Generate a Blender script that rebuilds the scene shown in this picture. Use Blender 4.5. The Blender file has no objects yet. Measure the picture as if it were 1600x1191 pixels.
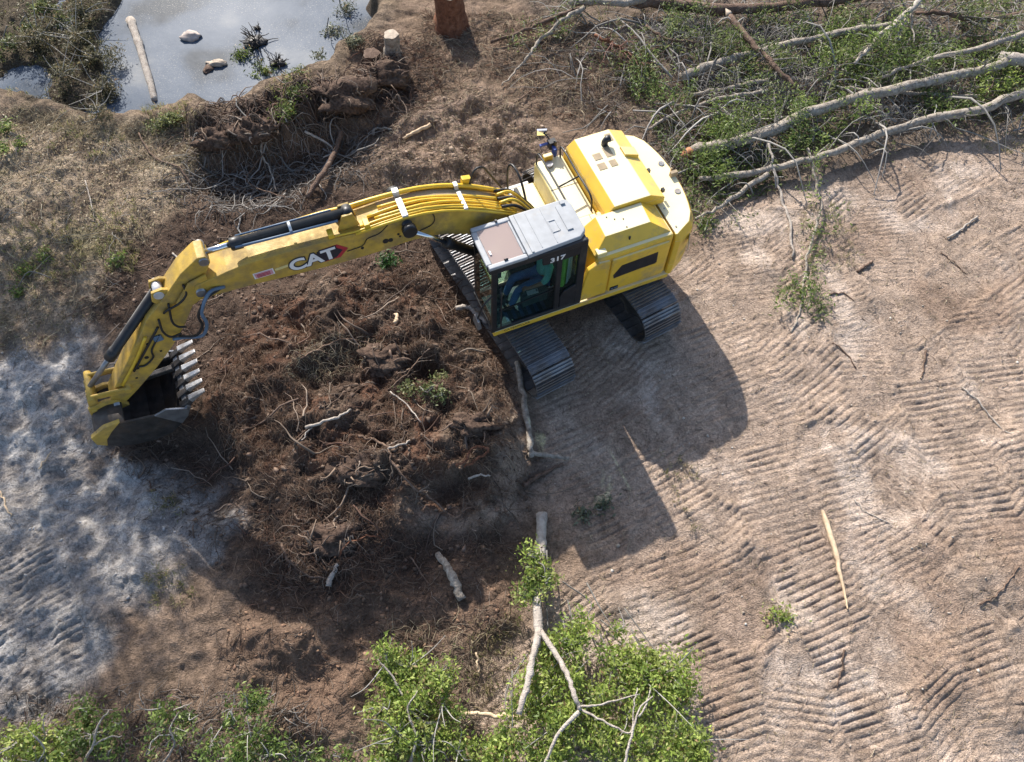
import bpy, bmesh, math, random
import numpy as np
from mathutils import Vector, Matrix

random.seed(7)
RNG = np.random.default_rng(11)
SC = bpy.context.scene
COL = SC.collection

# ------------------------------------------------------------------ camera, sky, sun, exposure
CAM_H, PITCH, FPX = 12.7, math.radians(28.0), 1200.0
cam_data = bpy.data.cameras.new('drone_camera')
cam_data.sensor_width = 36.0
cam_data.lens = 36.0 * FPX / 1600.0
cam_data.clip_start, cam_data.clip_end = 0.1, 2000.0
cam = bpy.data.objects.new('drone_camera', cam_data)
cam.location = (0, 0, CAM_H)
cam.rotation_euler = (PITCH, 0, 0)
COL.objects.link(cam)
SC.camera = cam

SUN_EL = math.radians(34.3)
SH_AZ = math.radians(-68.1)                 # direction in which shadows fall
sdir = Vector((math.cos(SH_AZ) * math.cos(SUN_EL), math.sin(SH_AZ) * math.cos(SUN_EL), -math.sin(SUN_EL)))
world = bpy.data.worlds.new('World')
SC.world = world
world.use_nodes = True
wn = world.node_tree.nodes
sky = wn.new('ShaderNodeTexSky')
sky.sky_type = 'NISHITA'
sky.sun_disc = False
sky.sun_elevation = SUN_EL
sky.sun_rotation = math.atan2(-sdir.x, -sdir.y)
sky.air_density, sky.dust_density, sky.ozone_density = 1.0, 1.6, 1.0
bg = wn['Background']
bg.inputs[1].default_value = 0.115
world.node_tree.links.new(sky.outputs[0], bg.inputs[0])
sun_data = bpy.data.lights.new('sun', 'SUN')
sun_data.energy, sun_data.angle, sun_data.color = 4.3, math.radians(0.53), (1.0, 0.94, 0.86)
sun = bpy.data.objects.new('sun', sun_data)
sun.rotation_euler = sdir.to_track_quat('-Z', 'Y').to_euler()
sun.location = (-10, 25, 30)
COL.objects.link(sun)
vs = SC.view_settings
vs.view_transform, vs.look, vs.gamma, vs.use_curve_mapping = 'Standard', 'None', 1.0, False
vs.exposure = 0.86

# ------------------------------------------------------------------ survey: photo point -> place on a level
_c, _s = math.cos(PITCH), math.sin(PITCH)
def at(px, py, z=0.0):
    a, b = (px - 800.0) / FPX, -(py - 595.5) / FPX
    ry, rz = b * _c + _s, b * _s - _c
    t = (z - CAM_H) / rz
    return np.array([a * t, ry * t, z])
def atl(pts, z=0.0):
    return np.array([at(p[0], p[1], z if len(p) < 3 else p[2]) for p in pts])

# ------------------------------------------------------------------ noise
def _hash(ix, iy, seed):
    h = (ix.astype(np.int64) * 374761393 + iy.astype(np.int64) * 668265263 + seed * 1442695041) & 0xFFFFFFFF
    h = ((h ^ (h >> 13)) * 1274126177) & 0xFFFFFFFF
    h = ((h ^ (h >> 16)) * 2246822519) & 0xFFFFFFFF
    return (h ^ (h >> 15)) / 4294967295.0
def vnoise(x, y, seed=0):
    x = np.asarray(x, float); y = np.asarray(y, float)
    ix, iy = np.floor(x), np.floor(y)
    fx, fy = x - ix, y - iy
    fx = fx * fx * fx * (fx * (fx * 6 - 15) + 10); fy = fy * fy * fy * (fy * (fy * 6 - 15) + 10)
    a = _hash(ix, iy, seed); b = _hash(ix + 1, iy, seed); c = _hash(ix, iy + 1, seed); d = _hash(ix + 1, iy + 1, seed)
    return (a + (b - a) * fx) * (1 - fy) + (c + (d - c) * fx) * fy
def fbm(x, y, size, octv=4, seed=0, gain=0.5):
    """about -1..1, largest feature of the given size in metres"""
    v, amp, tot = 0.0, 1.0, 0.0
    ca, sa = math.cos(0.6), math.sin(0.6)
    x = np.asarray(x, float) / size; y = np.asarray(y, float) / size
    for o in range(octv):
        v = v + amp * (vnoise(x + 17.3 * o, y - 9.1 * o, seed + o) * 2 - 1)
        tot += amp; amp *= gain
        x, y = (x * ca - y * sa) * 2.03, (x * sa + y * ca) * 2.03
    return v / tot * 1.5
def smooth(a, b, v):
    t = np.clip((v - a) / (b - a), 0, 1)
    return t * t * (3 - 2 * t)

def poly_sd(x, y, P):
    """signed distance to a polygon, positive inside"""
    d = np.full(x.shape, 1e9); inside = np.zeros(x.shape, bool)
    n = len(P)
    for i in range(n):
        ax, ay = P[i][:2]; bx, by = P[(i + 1) % n][:2]
        ex, ey = bx - ax, by - ay
        t = np.clip(((x - ax) * ex + (y - ay) * ey) / (ex * ex + ey * ey + 1e-12), 0, 1)
        d = np.minimum(d, np.hypot(x - ax - t * ex, y - ay - t * ey))
        cond = ((ay > y) != (by > y))
        xin = ax + (y - ay) * ex / (ey if abs(ey) > 1e-9 else 1e-9)
        inside ^= cond & (x < xin)
    return np.where(inside, d, -d)

def line_st(x, y, P):
    """distance along a polyline, signed distance beside it"""
    best = np.full(x.shape, 1e9); s_ = np.zeros(x.shape); t_ = np.zeros(x.shape); acc = 0.0
    for i in range(len(P) - 1):
        ax, ay = P[i][:2]; bx, by = P[i + 1][:2]
        L = math.hypot(bx - ax, by - ay); ex, ey = (bx - ax) / L, (by - ay) / L
        u = (x - ax) * ex + (y - ay) * ey; uc = np.clip(u, 0, L)
        dd = np.hypot(x - ax - uc * ex, y - ay - uc * ey)
        m = dd < best
        best = np.where(m, dd, best); s_ = np.where(m, acc + uc, s_)
        t_ = np.where(m, -(x - ax) * ey + (y - ay) * ex, t_)
        acc += L
    return s_, t_, best

# ------------------------------------------------------------------ the lie of the land
WATER_Z = -0.42
POND = atl([(-60, 120), (20, 150), (90, 170), (150, 195), (230, 196), (290, 172), (370, 166), (430, 140), (470, 128), (520, 110), (560, 70), (590, 20), (600, -60), (560, -160), (200, -160), (60, -120), (20, -20), (-60, 10)], WATER_Z)
SPIT = atl([(-80, -80), (120, -80), (190, 0), (172, 50), (185, 110), (176, 172), (120, 182), (60, 166), (52, 120), (20, 120), (-80, 140)], WATER_Z)
MOUND = atl([(350, 520), (400, 462), (500, 425), (620, 405), (700, 440), (752, 500), (792, 560), (812, 650), (806, 740), (770, 800), (680, 822), (590, 815), (480, 800), (400, 770), (345, 690), (335, 600)], 0.1)
HEAP = atl([(575, 290), (590, 215), (640, 160), (720, 130), (800, 150), (860, 190), (850, 240), (800, 270), (740, 285), (700, 292), (640, 300)], 0.1)
ROOTBANK = atl([(285, 190), (330, 165), (420, 160), (480, 130), (560, 110), (620, 100), (640, 150), (600, 190), (540, 210), (480, 215), (400, 225), (320, 240)], 0.2)
HOLLOW = atl([(300, 260), (380, 235), (480, 225), (560, 235), (575, 275), (500, 300), (420, 330), (340, 340), (290, 310)], -0.1)
DARKSOIL = atl([(120, 500), (190, 400), (300, 340), (480, 300), (700, 330), (760, 500), (815, 640), (830, 800), (760, 900), (640, 940), (480, 960), (380, 930), (300, 840), (230, 760), (150, 690), (240, 600), (330, 540)], 0.0)
GREY = atl([(-200, 560), (40, 545), (130, 525), (175, 570), (140, 640), (175, 700), (200, 740), (250, 760), (330, 770), (345, 800), (320, 850), (260, 870), (230, 930), (170, 1000), (120, 1060), (60, 1100), (-200, 1120)], 0.0)
DIG = atl([(180, 690), (250, 670), (330, 690), (380, 760), (350, 800), (260, 790), (200, 760)], -0.1)
ORANGE = atl([(330, 1010), (380, 940), (470, 960), (560, 930), (640, 900), (760, 830), (800, 850), (800, 960), (700, 1010), (600, 1060), (520, 1130), (440, 1150), (380, 1100)], 0.05)
LITTER = atl([(-300, 180), (40, 180), (150, 200), (250, 205), (310, 200), (340, 260), (280, 310), (240, 360), (180, 420), (150, 500), (60, 540), (-300, 560)], 0.0)
SAND = atl([(1080, 420), (1120, 330), (1250, 290), (1420, 230), (1620, 200), (1900, 190), (1900, 1300), (830, 1300), (760, 1180), (830, 930), (960, 880), (840, 760), (830, 640), (860, 520), (1000, 480)], 0.0)
TOPWOOD = atl([(880, 160), (840, 60), (800, -100), (1900, -100), (1900, 200), (1500, 215), (1250, 285), (1090, 340), (1000, 210)], 0.0)
TRACKPAD = atl([(690, 360), (1060, 300), (1110, 520), (860, 640)], 0.0)
BUMPS = [(1160, 868, 0.75, 0.17), (1545, 905, 0.9, 0.17), (1480, 1040, 0.9, 0.15), (1190, 590, 0.9, 0.08), (1330, 690, 0.8, 0.12), (1440, 845, 0.55, 0.14), (1330, 560, 0.5, 0.08),
         (960, 945, 0.35, 0.13), (1250, 1010, 0.5, 0.08), (1590, 690, 0.7, 0.14), (1190, 420, 0.5, 0.10), (1350, 460, 0.6, 0.09), (220, 880, 0.5, 0.15), (170, 965, 0.45, 0.14), (90, 600, 0.6, 0.10), (60, 720, 0.5, 0.12),
         (240, 815, 0.35, 0.16), (1560, 480, 0.6, 0.12), (1090, 790, 0.5, 0.10), (1280, 640, 0.5, 0.10), (1520, 760, 0.6, 0.12), (1400, 1100, 0.6, 0.10), (1570, 1120, 0.6, 0.15),
         (740, 165, 0.55, 0.20), (660, 200, 0.4, 0.12), (640, 270, 0.5, 0.16), (700, 230, 0.35, 0.1), (600, 85, 0.7, 0.45), (960, 180, 0.5, 0.12), (460, 1010, 0.6, 0.22), (560, 1060, 0.55, 0.2), (400, 1050, 0.4, 0.18), (380, 900, 0.35, 0.18)]
BUMPS = [(*at(a, b)[:2], r, h) for a, b, r, h in BUMPS]
# crawler tracks pressed into the sand: centre line, half width, pitch of the cleats, depth
STRIPS = [([(1020, 480), (1080, 600), (1150, 740)], .55, .21, .022), ([(860, 620), (930, 760), (1010, 930), (1060, 1060), (1120, 1200)], .62, .205, .026), ([(1110, 500), (1200, 660), (1260, 800)], .62, .2, .022),
          ([(1040, 860), (1110, 1010), (1190, 1200)], .62, .205, .032), ([(1000, 700), (1080, 820), (1150, 960)], .55, .2, .026), ([(1250, 1060), (1250, 1200)], .55, .2, .024),
          ([(1170, 700), (1230, 840), (1320, 1010), (1410, 1200)], .62, .205, .032), ([(1290, 700), (1350, 830), (1440, 960)], .5, .2, .02), ([(1390, 1020), (1500, 960), (1600, 880)], .55, .2, .02), ([(1440, 590), (1500, 720), (1570, 880)], .62, .205, .028),
          ([(1500, 470), (1580, 640), (1680, 820)], .6, .2, .026), ([(1350, 540), (1420, 490), (1520, 420)], .55, .15, .02), ([(1410, 400), (1500, 350), (1620, 300)], .5, .17, .02), ([(1350, 290), (1385, 380), (1400, 440)], .55, .17, .02),
          ([(1130, 320), (1170, 400), (1190, 470)], .5, .19, .02), ([(1500, 980), (1560, 1090), (1600, 1200)], .55, .2, .024), ([(1290, 420), (1340, 520), (1360, 620)], .45, .19, .016), ([(1560, 200), (1620, 330)], .5, .19, .016),
          ([(5, 860), (45, 960), (95, 1110)], .7, .2, .032), ([(-90, 880), (-40, 980), (30, 1120)], .6, .2, .03), ([(100, 640), (110, 740), (130, 830)], .5, .2, .014)]
_lr = np.random.default_rng(5)
def lane(x, y, ang, L, w=.5, pitch=.15, dep=.02):
    d = np.array([math.cos(ang), math.sin(ang)]); n = np.array([-d[1], d[0]]); bend = _lr.uniform(-.25, .25)
    return (np.array([[*(np.array([x, y]) + d * L * (t - .5) + n * bend * (t - .5) ** 2 * L * .3), 0] for t in np.linspace(0, 1, 5)]), w, pitch, dep)
LANES = []
for k in range(16):                                     # long runs down the slope, side by side
    q = np.array([0.2, 2.0]) + np.array([.84, .545]) * (k * .98 - 3.2)
    LANES.append(lane(q[0] + 2.2, q[1] + 1.2, math.radians(-57 + _lr.uniform(-7, 7)), 17, .50, _lr.uniform(.115, .135), .0145))
for k in range(11):                                     # short turns across them
    x, y = _lr.uniform(1.5, 10.5), _lr.uniform(.2, 13.0)
    LANES.append(lane(x, y, math.radians(random.choice([-57, -57, -40, -70, 30, 38, -85]) + _lr.uniform(-8, 8)), _lr.uniform(1.4, 3.6), .45, _lr.uniform(.105, .14), .0155))
STRIPS = LANES + [(atl(p), w, pi * .62, dp * .6) for p, w, pi, dp in STRIPS]

def land(x, y, full=False):
    x = np.asarray(x, float); y = np.asarray(y, float)
    wx = x + 0.35 * fbm(x, y, 1.3, 3, 5); wy = y + 0.35 * fbm(x, y, 1.3, 3, 9)
    M = {k: poly_sd(wx, wy, P) for k, P in (('pond', POND), ('spit', SPIT), ('mound', MOUND), ('heap', HEAP), ('rootbank', ROOTBANK), ('hollow', HOLLOW), ('dark', DARKSOIL), ('grey', GREY), ('dig', DIG), ('orange', ORANGE), ('litter', LITTER), ('sand', SAND), ('wood', TOPWOOD))}
    pad = smooth(-1.0, 0.1, poly_sd(x, y, TRACKPAD))
    far = smooth(16, 60, np.hypot(x, y - 8))
    sand = smooth(-0.5, 0.4, M['sand'])
    n1, n2, n3 = fbm(x, y, 3.4, 3, 21), fbm(x, y, 0.75, 4, 31), fbm(x, y, 0.16, 3, 41)
    rid = 1 - np.abs(fbm(x, y, 0.55, 4, 51))
    loose = 1 - sand
    h = 0.09 * n1 * (1 - 0.5 * sand) + n2 * (0.030 + 0.045 * loose) + n3 * (0.0085 + 0.015 * loose) + loose * 0.03 * (rid - 0.5)
    m = smooth(-0.35, 1.0, M['mound'])
    lump = fbm(x, y, 0.85, 5, 61, 0.55)
    h = h + m * (0.45 + 0.27 * lump + 0.09 * fbm(x, y, 0.24, 3, 65)) + 0.05 * np.exp(-((M['mound'] - 0.1) / 0.22) ** 2)
    pit = at(662, 575, .4); h = h - 0.55 * np.exp(-(((x - pit[0]) / .38) ** 2 + ((y - pit[1]) / .3) ** 2))
    pit = at(700, 760, .3); h = h - 0.3 * np.exp(-(((x - pit[0]) / .5) ** 2 + ((y - pit[1]) / .22) ** 2))
    he = smooth(-0.2, 0.6, M['heap']); h = h + he * (0.12 + 0.15 * fbm(x, y, 0.6, 5, 71, 0.55))
    rb = smooth(-0.25, 0.45, M['rootbank']); h = h + rb * (0.42 + 0.3 * fbm(x, y, 0.6, 4, 75, .55))
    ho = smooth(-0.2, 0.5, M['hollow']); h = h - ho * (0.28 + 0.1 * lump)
    h = h - smooth(-0.2, 0.4, M['dig']) * 0.26
    h = h - smooth(-0.4, 0.4, M['grey']) * (0.10 - 0.09 * lump - .05 * fbm(x, y, .3, 4, 171))
    og = smooth(-0.3, 0.4, M['orange']); h = h + og * (0.10 + 0.16 * fbm(x, y, 0.8, 4, 81))
    for bx, by, r, hh in BUMPS:
        d2 = ((x - bx) ** 2 + (y - by) ** 2) / (r * r)
        h = h + hh * np.exp(-d2 * 2.2) * (0.75 + 0.6 * lump)
    li = smooth(-0.3, 0.5, M['litter']); h = h + li * 0.05
    # pond basin and its bank
    pd = M['pond']; sp = smooth(-0.15, 0.35, M['spit']); wet = np.exp(-((pd + .05) / .22) ** 2)
    bank = 0.16 * np.exp(-((pd + 0.35) / 0.35) ** 2)
    h = h + bank
    dep = smooth(-0.22, 0.35, pd)
    h = h * (1 - dep) + (-0.78 + 0.1 * n2) * dep
    h = np.where(sp * dep > 0, h * (1 - sp * dep) + (-0.34 + 0.10 * n2 + 0.04 * n3) * sp * dep, h)
    h = h * (1 - pad) + pad * (0.01 * n2)
    # cleat marks
    tr = np.zeros_like(h); td = np.zeros_like(h)
    for P, w, pitch, dep_ in STRIPS:
        lo, hi = P[:, :2].min(0) - 1, P[:, :2].max(0) + 1
        idx = np.nonzero((x > lo[0]) & (x < hi[0]) & (y > lo[1]) & (y < hi[1]))
        if len(idx[0]) == 0: continue
        xx, yy = x[idx], y[idx]
        s_, t_, b_ = line_st(xx, yy, P)
        s2 = s_ + 0.022 * fbm(xx, yy, 0.8, 2, 91) + 0.012 * np.sin(t_ * 3)
        ed = 1 - smooth(w - 0.10, w + 0.04, b_)
        ed = ed * smooth(-1.0, -0.35, fbm(xx, yy, 1.3, 3, 95) + 0.2)
        ph = (s2 / pitch) % 1.0
        saw = smooth(.0, .22, ph) * (1 - smooth(.70, .92, ph))
        cle = dep_ * (saw - 0.6) * np.clip(0.85 + 0.8 * fbm(xx, yy, .3, 3, 97), .1, 1.6)
        berm = 0.03 * np.exp(-((b_ - w - 0.06) / 0.07) ** 2) * (0.6 + 0.6 * fbm(xx, yy, .4, 2, 99))
        td[idx] = td[idx] * (1 - ed) + ed * (cle * 1.3 - 0.012) + berm * .8
        tr[idx] = np.maximum(tr[idx], ed)
    keep = np.maximum(sand, smooth(-.2, .3, M['grey'])) * (1 - dep) * (1 - .8 * m)
    h = h + td * keep
    h = h * (1 - far) + far * 0.1 * n1
    if not full:
        return h
    # colour of the soil itself
    c1, c2, c3 = fbm(x, y, 2.2, 4, 101), fbm(x, y, 0.5, 4, 111), fbm(x, y, 0.12, 3, 121)
    def mixc(C, col, m):
        return C * (1 - m[..., None]) + np.array(col) * m[..., None]
    C = np.broadcast_to(np.array([.235, .17, .125]), x.shape + (3,)).copy()
    C = mixc(C, (.16, .115, .08), smooth(-.1, .6, c2) * .7)
    C = mixc(C, (.405, .312, .245), sand * .97)
    C = mixc(C, (.51, .425, .36), sand * smooth(.05, .9, c1 + .8 * c2) * .7)
    C = mixc(C, (.29, .208, .155), sand * smooth(.1, .75, fbm(x, y, 1.7, 4, 131) + .3 * c2) * .8)
    C = mixc(C, (.16, .13, .105), smooth(-.4, .3, M['wood']) * (.65 + .25 * c2))
    C = mixc(C, (.085, .058, .044), smooth(-.55, .35, M['dark'] + .25 * c2) * .92)
    C = mixc(C, (.14, .074, .048), smooth(-.2, .4, M['mound']) * smooth(-.2, .5, c2) * .8)
    C = mixc(C, (.22, .165, .125), smooth(.2, .8, fbm(x, y, .6, 4, 141)) * smooth(-.2, .3, M['mound']) * .7)
    for rx, ry, ra, rb_, amt in ((800, 640, .32, 1.3, .95), (775, 790, .5, .22, .85), (700, 812, .6, .18, .6)):   # dry pale sand turned up along the lip
        rim = at(rx, ry, .3); C = mixc(C, (.42, .335, .265), np.exp(-(((x - rim[0]) / ra) ** 2 + ((y - rim[1]) / rb_) ** 2)) * amt)
    C = mixc(C, (.36, .345, .33), smooth(-.45, .35, M['grey'] + .3 * c2) * (.85 + .15 * c2))
    C = mixc(C, (.43, .415, .40), smooth(-.1, .4, M['grey']) * smooth(0, .6, c1 + c2 * .6) * .8)
    C = mixc(C, (.20, .185, .18), smooth(-.1, .4, M['grey']) * smooth(.1, .7, fbm(x, y, .8, 4, 151)) * .7)
    C = mixc(C, (.185, .122, .086), smooth(-.3, .4, M['orange']) * .85)
    C = mixc(C, (.40, .325, .24), li * (.75 + .25 * c2))
    C = mixc(C, (.15, .14, .07), li * smooth(.25, .8, fbm(x, y, 1.1, 4, 161)) * .7)
    C = mixc(C, (.13, .095, .07), li * smooth(.15, .7, fbm(x, y, .9, 4, 165)) * .7)
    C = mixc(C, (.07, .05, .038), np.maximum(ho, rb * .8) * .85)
    C = mixc(C, (.30, .222, .175), he * (.8 + .2 * c2))
    C = mixc(C, (.24, .17, .12), he * smooth(.0, .6, c2) * .7)
    C = mixc(C, (.40, .33, .23), np.exp(-((pd + .45) / .3) ** 2) * smooth(-.5, .5, li - .2) * .8)
    C = mixc(C, (.09, .075, .055), np.maximum(dep, wet) * .9)
    C = C * (1 + .22 * c3 + .15 * c2)[..., None]
    return h, np.clip(C, .01, .8)
_GX, _GY = np.arange(-17, 17.01, .045), np.arange(-3, 22.01, .045)
_GZ = land(*np.meshgrid(_GX, _GY))
def look(x, y):
    """height of the ground from a survey grid"""
    x = np.clip((np.asarray(x, float) - _GX[0]) / .045, 0, len(_GX) - 1.01); y = np.clip((np.asarray(y, float) - _GY[0]) / .045, 0, len(_GY) - 1.01)
    i, j = y.astype(int), x.astype(int); fy, fx = y - i, x - j
    return (_GZ[i, j] * (1 - fx) + _GZ[i, j + 1] * fx) * (1 - fy) + (_GZ[i + 1, j] * (1 - fx) + _GZ[i + 1, j + 1] * fx) * fy
def gz(x, y):
    return float(look(x, y))

# ------------------------------------------------------------------ materials
def new_mat(name):
    m = bpy.data.materials.new(name); m.use_nodes = True
    return m, m.node_tree.nodes, m.node_tree.links, m.node_tree.nodes['Principled BSDF']
def ramp(nodes, stops):
    r = nodes.new('ShaderNodeValToRGB'); e = r.color_ramp.elements
    e[0].position, e[0].color = stops[0][0], (*stops[0][1], 1)
    e[1].position, e[1].color = stops[-1][0], (*stops[-1][1], 1)
    for p, c in stops[1:-1]:
        n = e.new(p); n.color = (*c, 1)
    return r
def simple(name, col, rough=.5, metal=0.0, var=.15, scale=8.0, bump=.0, bscale=60.0, dirt=None, dirt_amt=.4, spec=.5, dscale=2.5, top_glare=None, glare_amt=.7):
    """plain paint, rubber, steel or wood with mottling, optional dirt patches and fine relief"""
    m, N, L, P = new_mat(name)
    tc = N.new('ShaderNodeTexCoord')
    no = N.new('ShaderNodeTexNoise'); no.inputs['Scale'].default_value = scale; no.inputs['Detail'].default_value = 6
    L.new(tc.outputs['Object'], no.inputs['Vector'])
    lo = tuple(c * (1 - var) for c in col); hi = tuple(min(1, c * (1 + var)) for c in col)
    r = ramp(N, [(.3, lo), (.7, hi)]); L.new(no.outputs['Fac'], r.inputs['Fac'])
    out = r.outputs['Color']
    if dirt is not None:
        n2 = N.new('ShaderNodeTexNoise'); n2.inputs['Scale'].default_value = dscale; n2.inputs['Detail'].default_value = 9; n2.inputs['Roughness'].default_value = .68
        L.new(tc.outputs['Object'], n2.inputs['Vector'])
        r2 = ramp(N, [(.62 - .25 * dirt_amt, (0, 0, 0)), (.78 - .12 * dirt_amt, (1, 1, 1))]); L.new(n2.outputs['Fac'], r2.inputs['Fac'])
        mul = N.new('ShaderNodeMath'); mul.operation = 'MULTIPLY'; mul.inputs[1].default_value = .85; L.new(r2.outputs['Color'], mul.inputs[0])
        mx = N.new('ShaderNodeMix'); mx.data_type = 'RGBA'; L.new(mul.outputs[0], mx.inputs[0]); L.new(out, mx.inputs[6]); mx.inputs[7].default_value = (*dirt, 1)
        out = mx.outputs[2]
        rr = N.new('ShaderNodeMapRange'); rr.inputs[3].default_value = rough; rr.inputs[4].default_value = .9; L.new(mul.outputs[0], rr.inputs[0]); L.new(rr.outputs[0], P.inputs['Roughness'])
    if top_glare is not None:  # up-facing faces paled in colour to imitate overexposed sunlit tops
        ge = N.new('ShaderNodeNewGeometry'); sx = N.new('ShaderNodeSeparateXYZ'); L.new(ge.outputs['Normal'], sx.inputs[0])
        mr = N.new('ShaderNodeMapRange'); mr.inputs[1].default_value = .86; mr.inputs[2].default_value = .985; mr.inputs[4].default_value = glare_amt; L.new(sx.outputs['Z'], mr.inputs[0])
        md = N.new('ShaderNodeMix'); md.data_type = 'RGBA'; L.new(mr.outputs[0], md.inputs[0]); L.new(out, md.inputs[6]); md.inputs[7].default_value = (*top_glare, 1); out = md.outputs[2]
    L.new(out, P.inputs['Base Color'])
    if dirt is None: P.inputs['Roughness'].default_value = rough
    P.inputs['Metallic'].default_value = metal
    P.inputs['Specular IOR Level'].default_value = spec
    if bump > 0:
        n3 = N.new('ShaderNodeTexNoise'); n3.inputs['Scale'].default_value = bscale; n3.inputs['Detail'].default_value = 5
        L.new(tc.outputs['Object'], n3.inputs['Vector'])
        b = N.new('ShaderNodeBump'); b.inputs['Strength'].default_value = bump; b.inputs['Distance'].default_value = .02
        L.new(n3.outputs['Fac'], b.inputs['Height']); L.new(b.outputs[0], P.inputs['Normal'])
    return m
def glass(name, tint, refl=.06):
    m, N, L, P = new_mat(name)
    N.remove(P)
    tr = N.new('ShaderNodeBsdfTransparent'); tr.inputs[0].default_value = (*tint, 1)
    gl = N.new('ShaderNodeBsdfGlossy'); gl.inputs['Roughness'].default_value = .04
    lw = N.new('ShaderNodeLayerWeight'); lw.inputs[0].default_value = .5
    pw = N.new('ShaderNodeMath'); pw.operation = 'POWER'; pw.inputs[1].default_value = 4; L.new(lw.outputs['Facing'], pw.inputs[0])
    fr = N.new('ShaderNodeMath'); fr.operation = 'MULTIPLY_ADD'; fr.inputs[1].default_value = .6; fr.inputs[2].default_value = .04; L.new(pw.outputs[0], fr.inputs[0])
    mx = N.new('ShaderNodeMixShader'); L.new(fr.outputs[0], mx.inputs[0]); L.new(tr.outputs[0], mx.inputs[1]); L.new(gl.outputs[0], mx.inputs[2])
    L.new(mx.outputs[0], N['Material Output'].inputs['Surface'])
    return m

def cloudy(name, col):
    m, N, L, P = new_mat(name)
    N.remove(P)
    d = N.new('ShaderNodeBsdfDiffuse'); d.inputs[0].default_value = (*col, 1)
    t = N.new('ShaderNodeBsdfTranslucent'); t.inputs[0].default_value = (*[min(1, v * 1.4) for v in col], 1)
    g = N.new('ShaderNodeBsdfGlossy'); g.inputs['Roughness'].default_value = .25
    tr = N.new('ShaderNodeBsdfTransparent'); fr = N.new('ShaderNodeValue'); fr.outputs[0].default_value = .06
    m1 = N.new('ShaderNodeMixShader'); m1.inputs[0].default_value = .45; L.new(d.outputs[0], m1.inputs[1]); L.new(t.outputs[0], m1.inputs[2])
    m2 = N.new('ShaderNodeMixShader'); m2.inputs[0].default_value = .22; L.new(m1.outputs[0], m2.inputs[1]); L.new(tr.outputs[0], m2.inputs[2])
    m3 = N.new('ShaderNodeMixShader'); L.new(fr.outputs[0], m3.inputs[0]); L.new(m2.outputs[0], m3.inputs[1]); L.new(g.outputs[0], m3.inputs[2])
    L.new(m3.outputs[0], N['Material Output'].inputs['Surface'])
    return m

def ground_mat():
    m, N, L, P = new_mat('soil')
    at_ = N.new('ShaderNodeAttribute'); at_.attribute_name = 'soil'
    tc = N.new('ShaderNodeTexCoord')
    def noise(sc, det, ro=.6):
        n = N.new('ShaderNodeTexNoise'); n.inputs['Scale'].default_value = sc; n.inputs['Detail'].default_value = det; n.inputs['Roughness'].default_value = ro
        L.new(tc.outputs['Object'], n.inputs['Vector']); return n
    a = noise(22, 8, .7); b = noise(70, 4); vo = N.new('ShaderNodeTexVoronoi'); vo.inputs['Scale'].default_value = 38; L.new(tc.outputs['Object'], vo.inputs['Vector'])
    r = ramp(N, [(.30, (.50, .48, .45)), (.5, (1, 1, 1)), (.72, (1.5, 1.48, 1.46))]); L.new(a.outputs['Fac'], r.inputs['Fac'])
    mx = N.new('ShaderNodeMix'); mx.data_type = 'RGBA'; mx.blend_type = 'MULTIPLY'; mx.inputs[0].default_value = 1; L.new(at_.outputs['Color'], mx.inputs[6]); L.new(r.outputs['Color'], mx.inputs[7])
    r2 = ramp(N, [(.35, (.72, .70, .68)), (.65, (1.22, 1.22, 1.22))]); L.new(b.outputs['Fac'], r2.inputs['Fac'])
    m2 = N.new('ShaderNodeMix'); m2.data_type = 'RGBA'; m2.blend_type = 'MULTIPLY'; m2.inputs[0].default_value = 1; L.new(mx.outputs[2], m2.inputs[6]); L.new(r2.outputs['Color'], m2.inputs[7])
    L.new(m2.outputs[2], P.inputs['Base Color'])
    P.inputs['Roughness'].default_value = .95; P.inputs['Specular IOR Level'].default_value = .15
    ad = N.new('ShaderNodeMath'); ad.operation = 'MULTIPLY_ADD'; ad.inputs[1].default_value = .5; L.new(b.outputs['Fac'], ad.inputs[0]); L.new(a.outputs['Fac'], ad.inputs[2])
    ad2 = N.new('ShaderNodeMath'); ad2.operation = 'MULTIPLY_ADD'; ad2.inputs[1].default_value = .35; L.new(vo.outputs['Distance'], ad2.inputs[0]); L.new(ad.outputs[0], ad2.inputs[2])
    bp = N.new('ShaderNodeBump'); bp.inputs['Strength'].default_value = .9; bp.inputs['Distance'].default_value = .045; L.new(ad2.outputs[0], bp.inputs['Height']); L.new(bp.outputs[0], P.inputs['Normal'])
    return m
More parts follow.
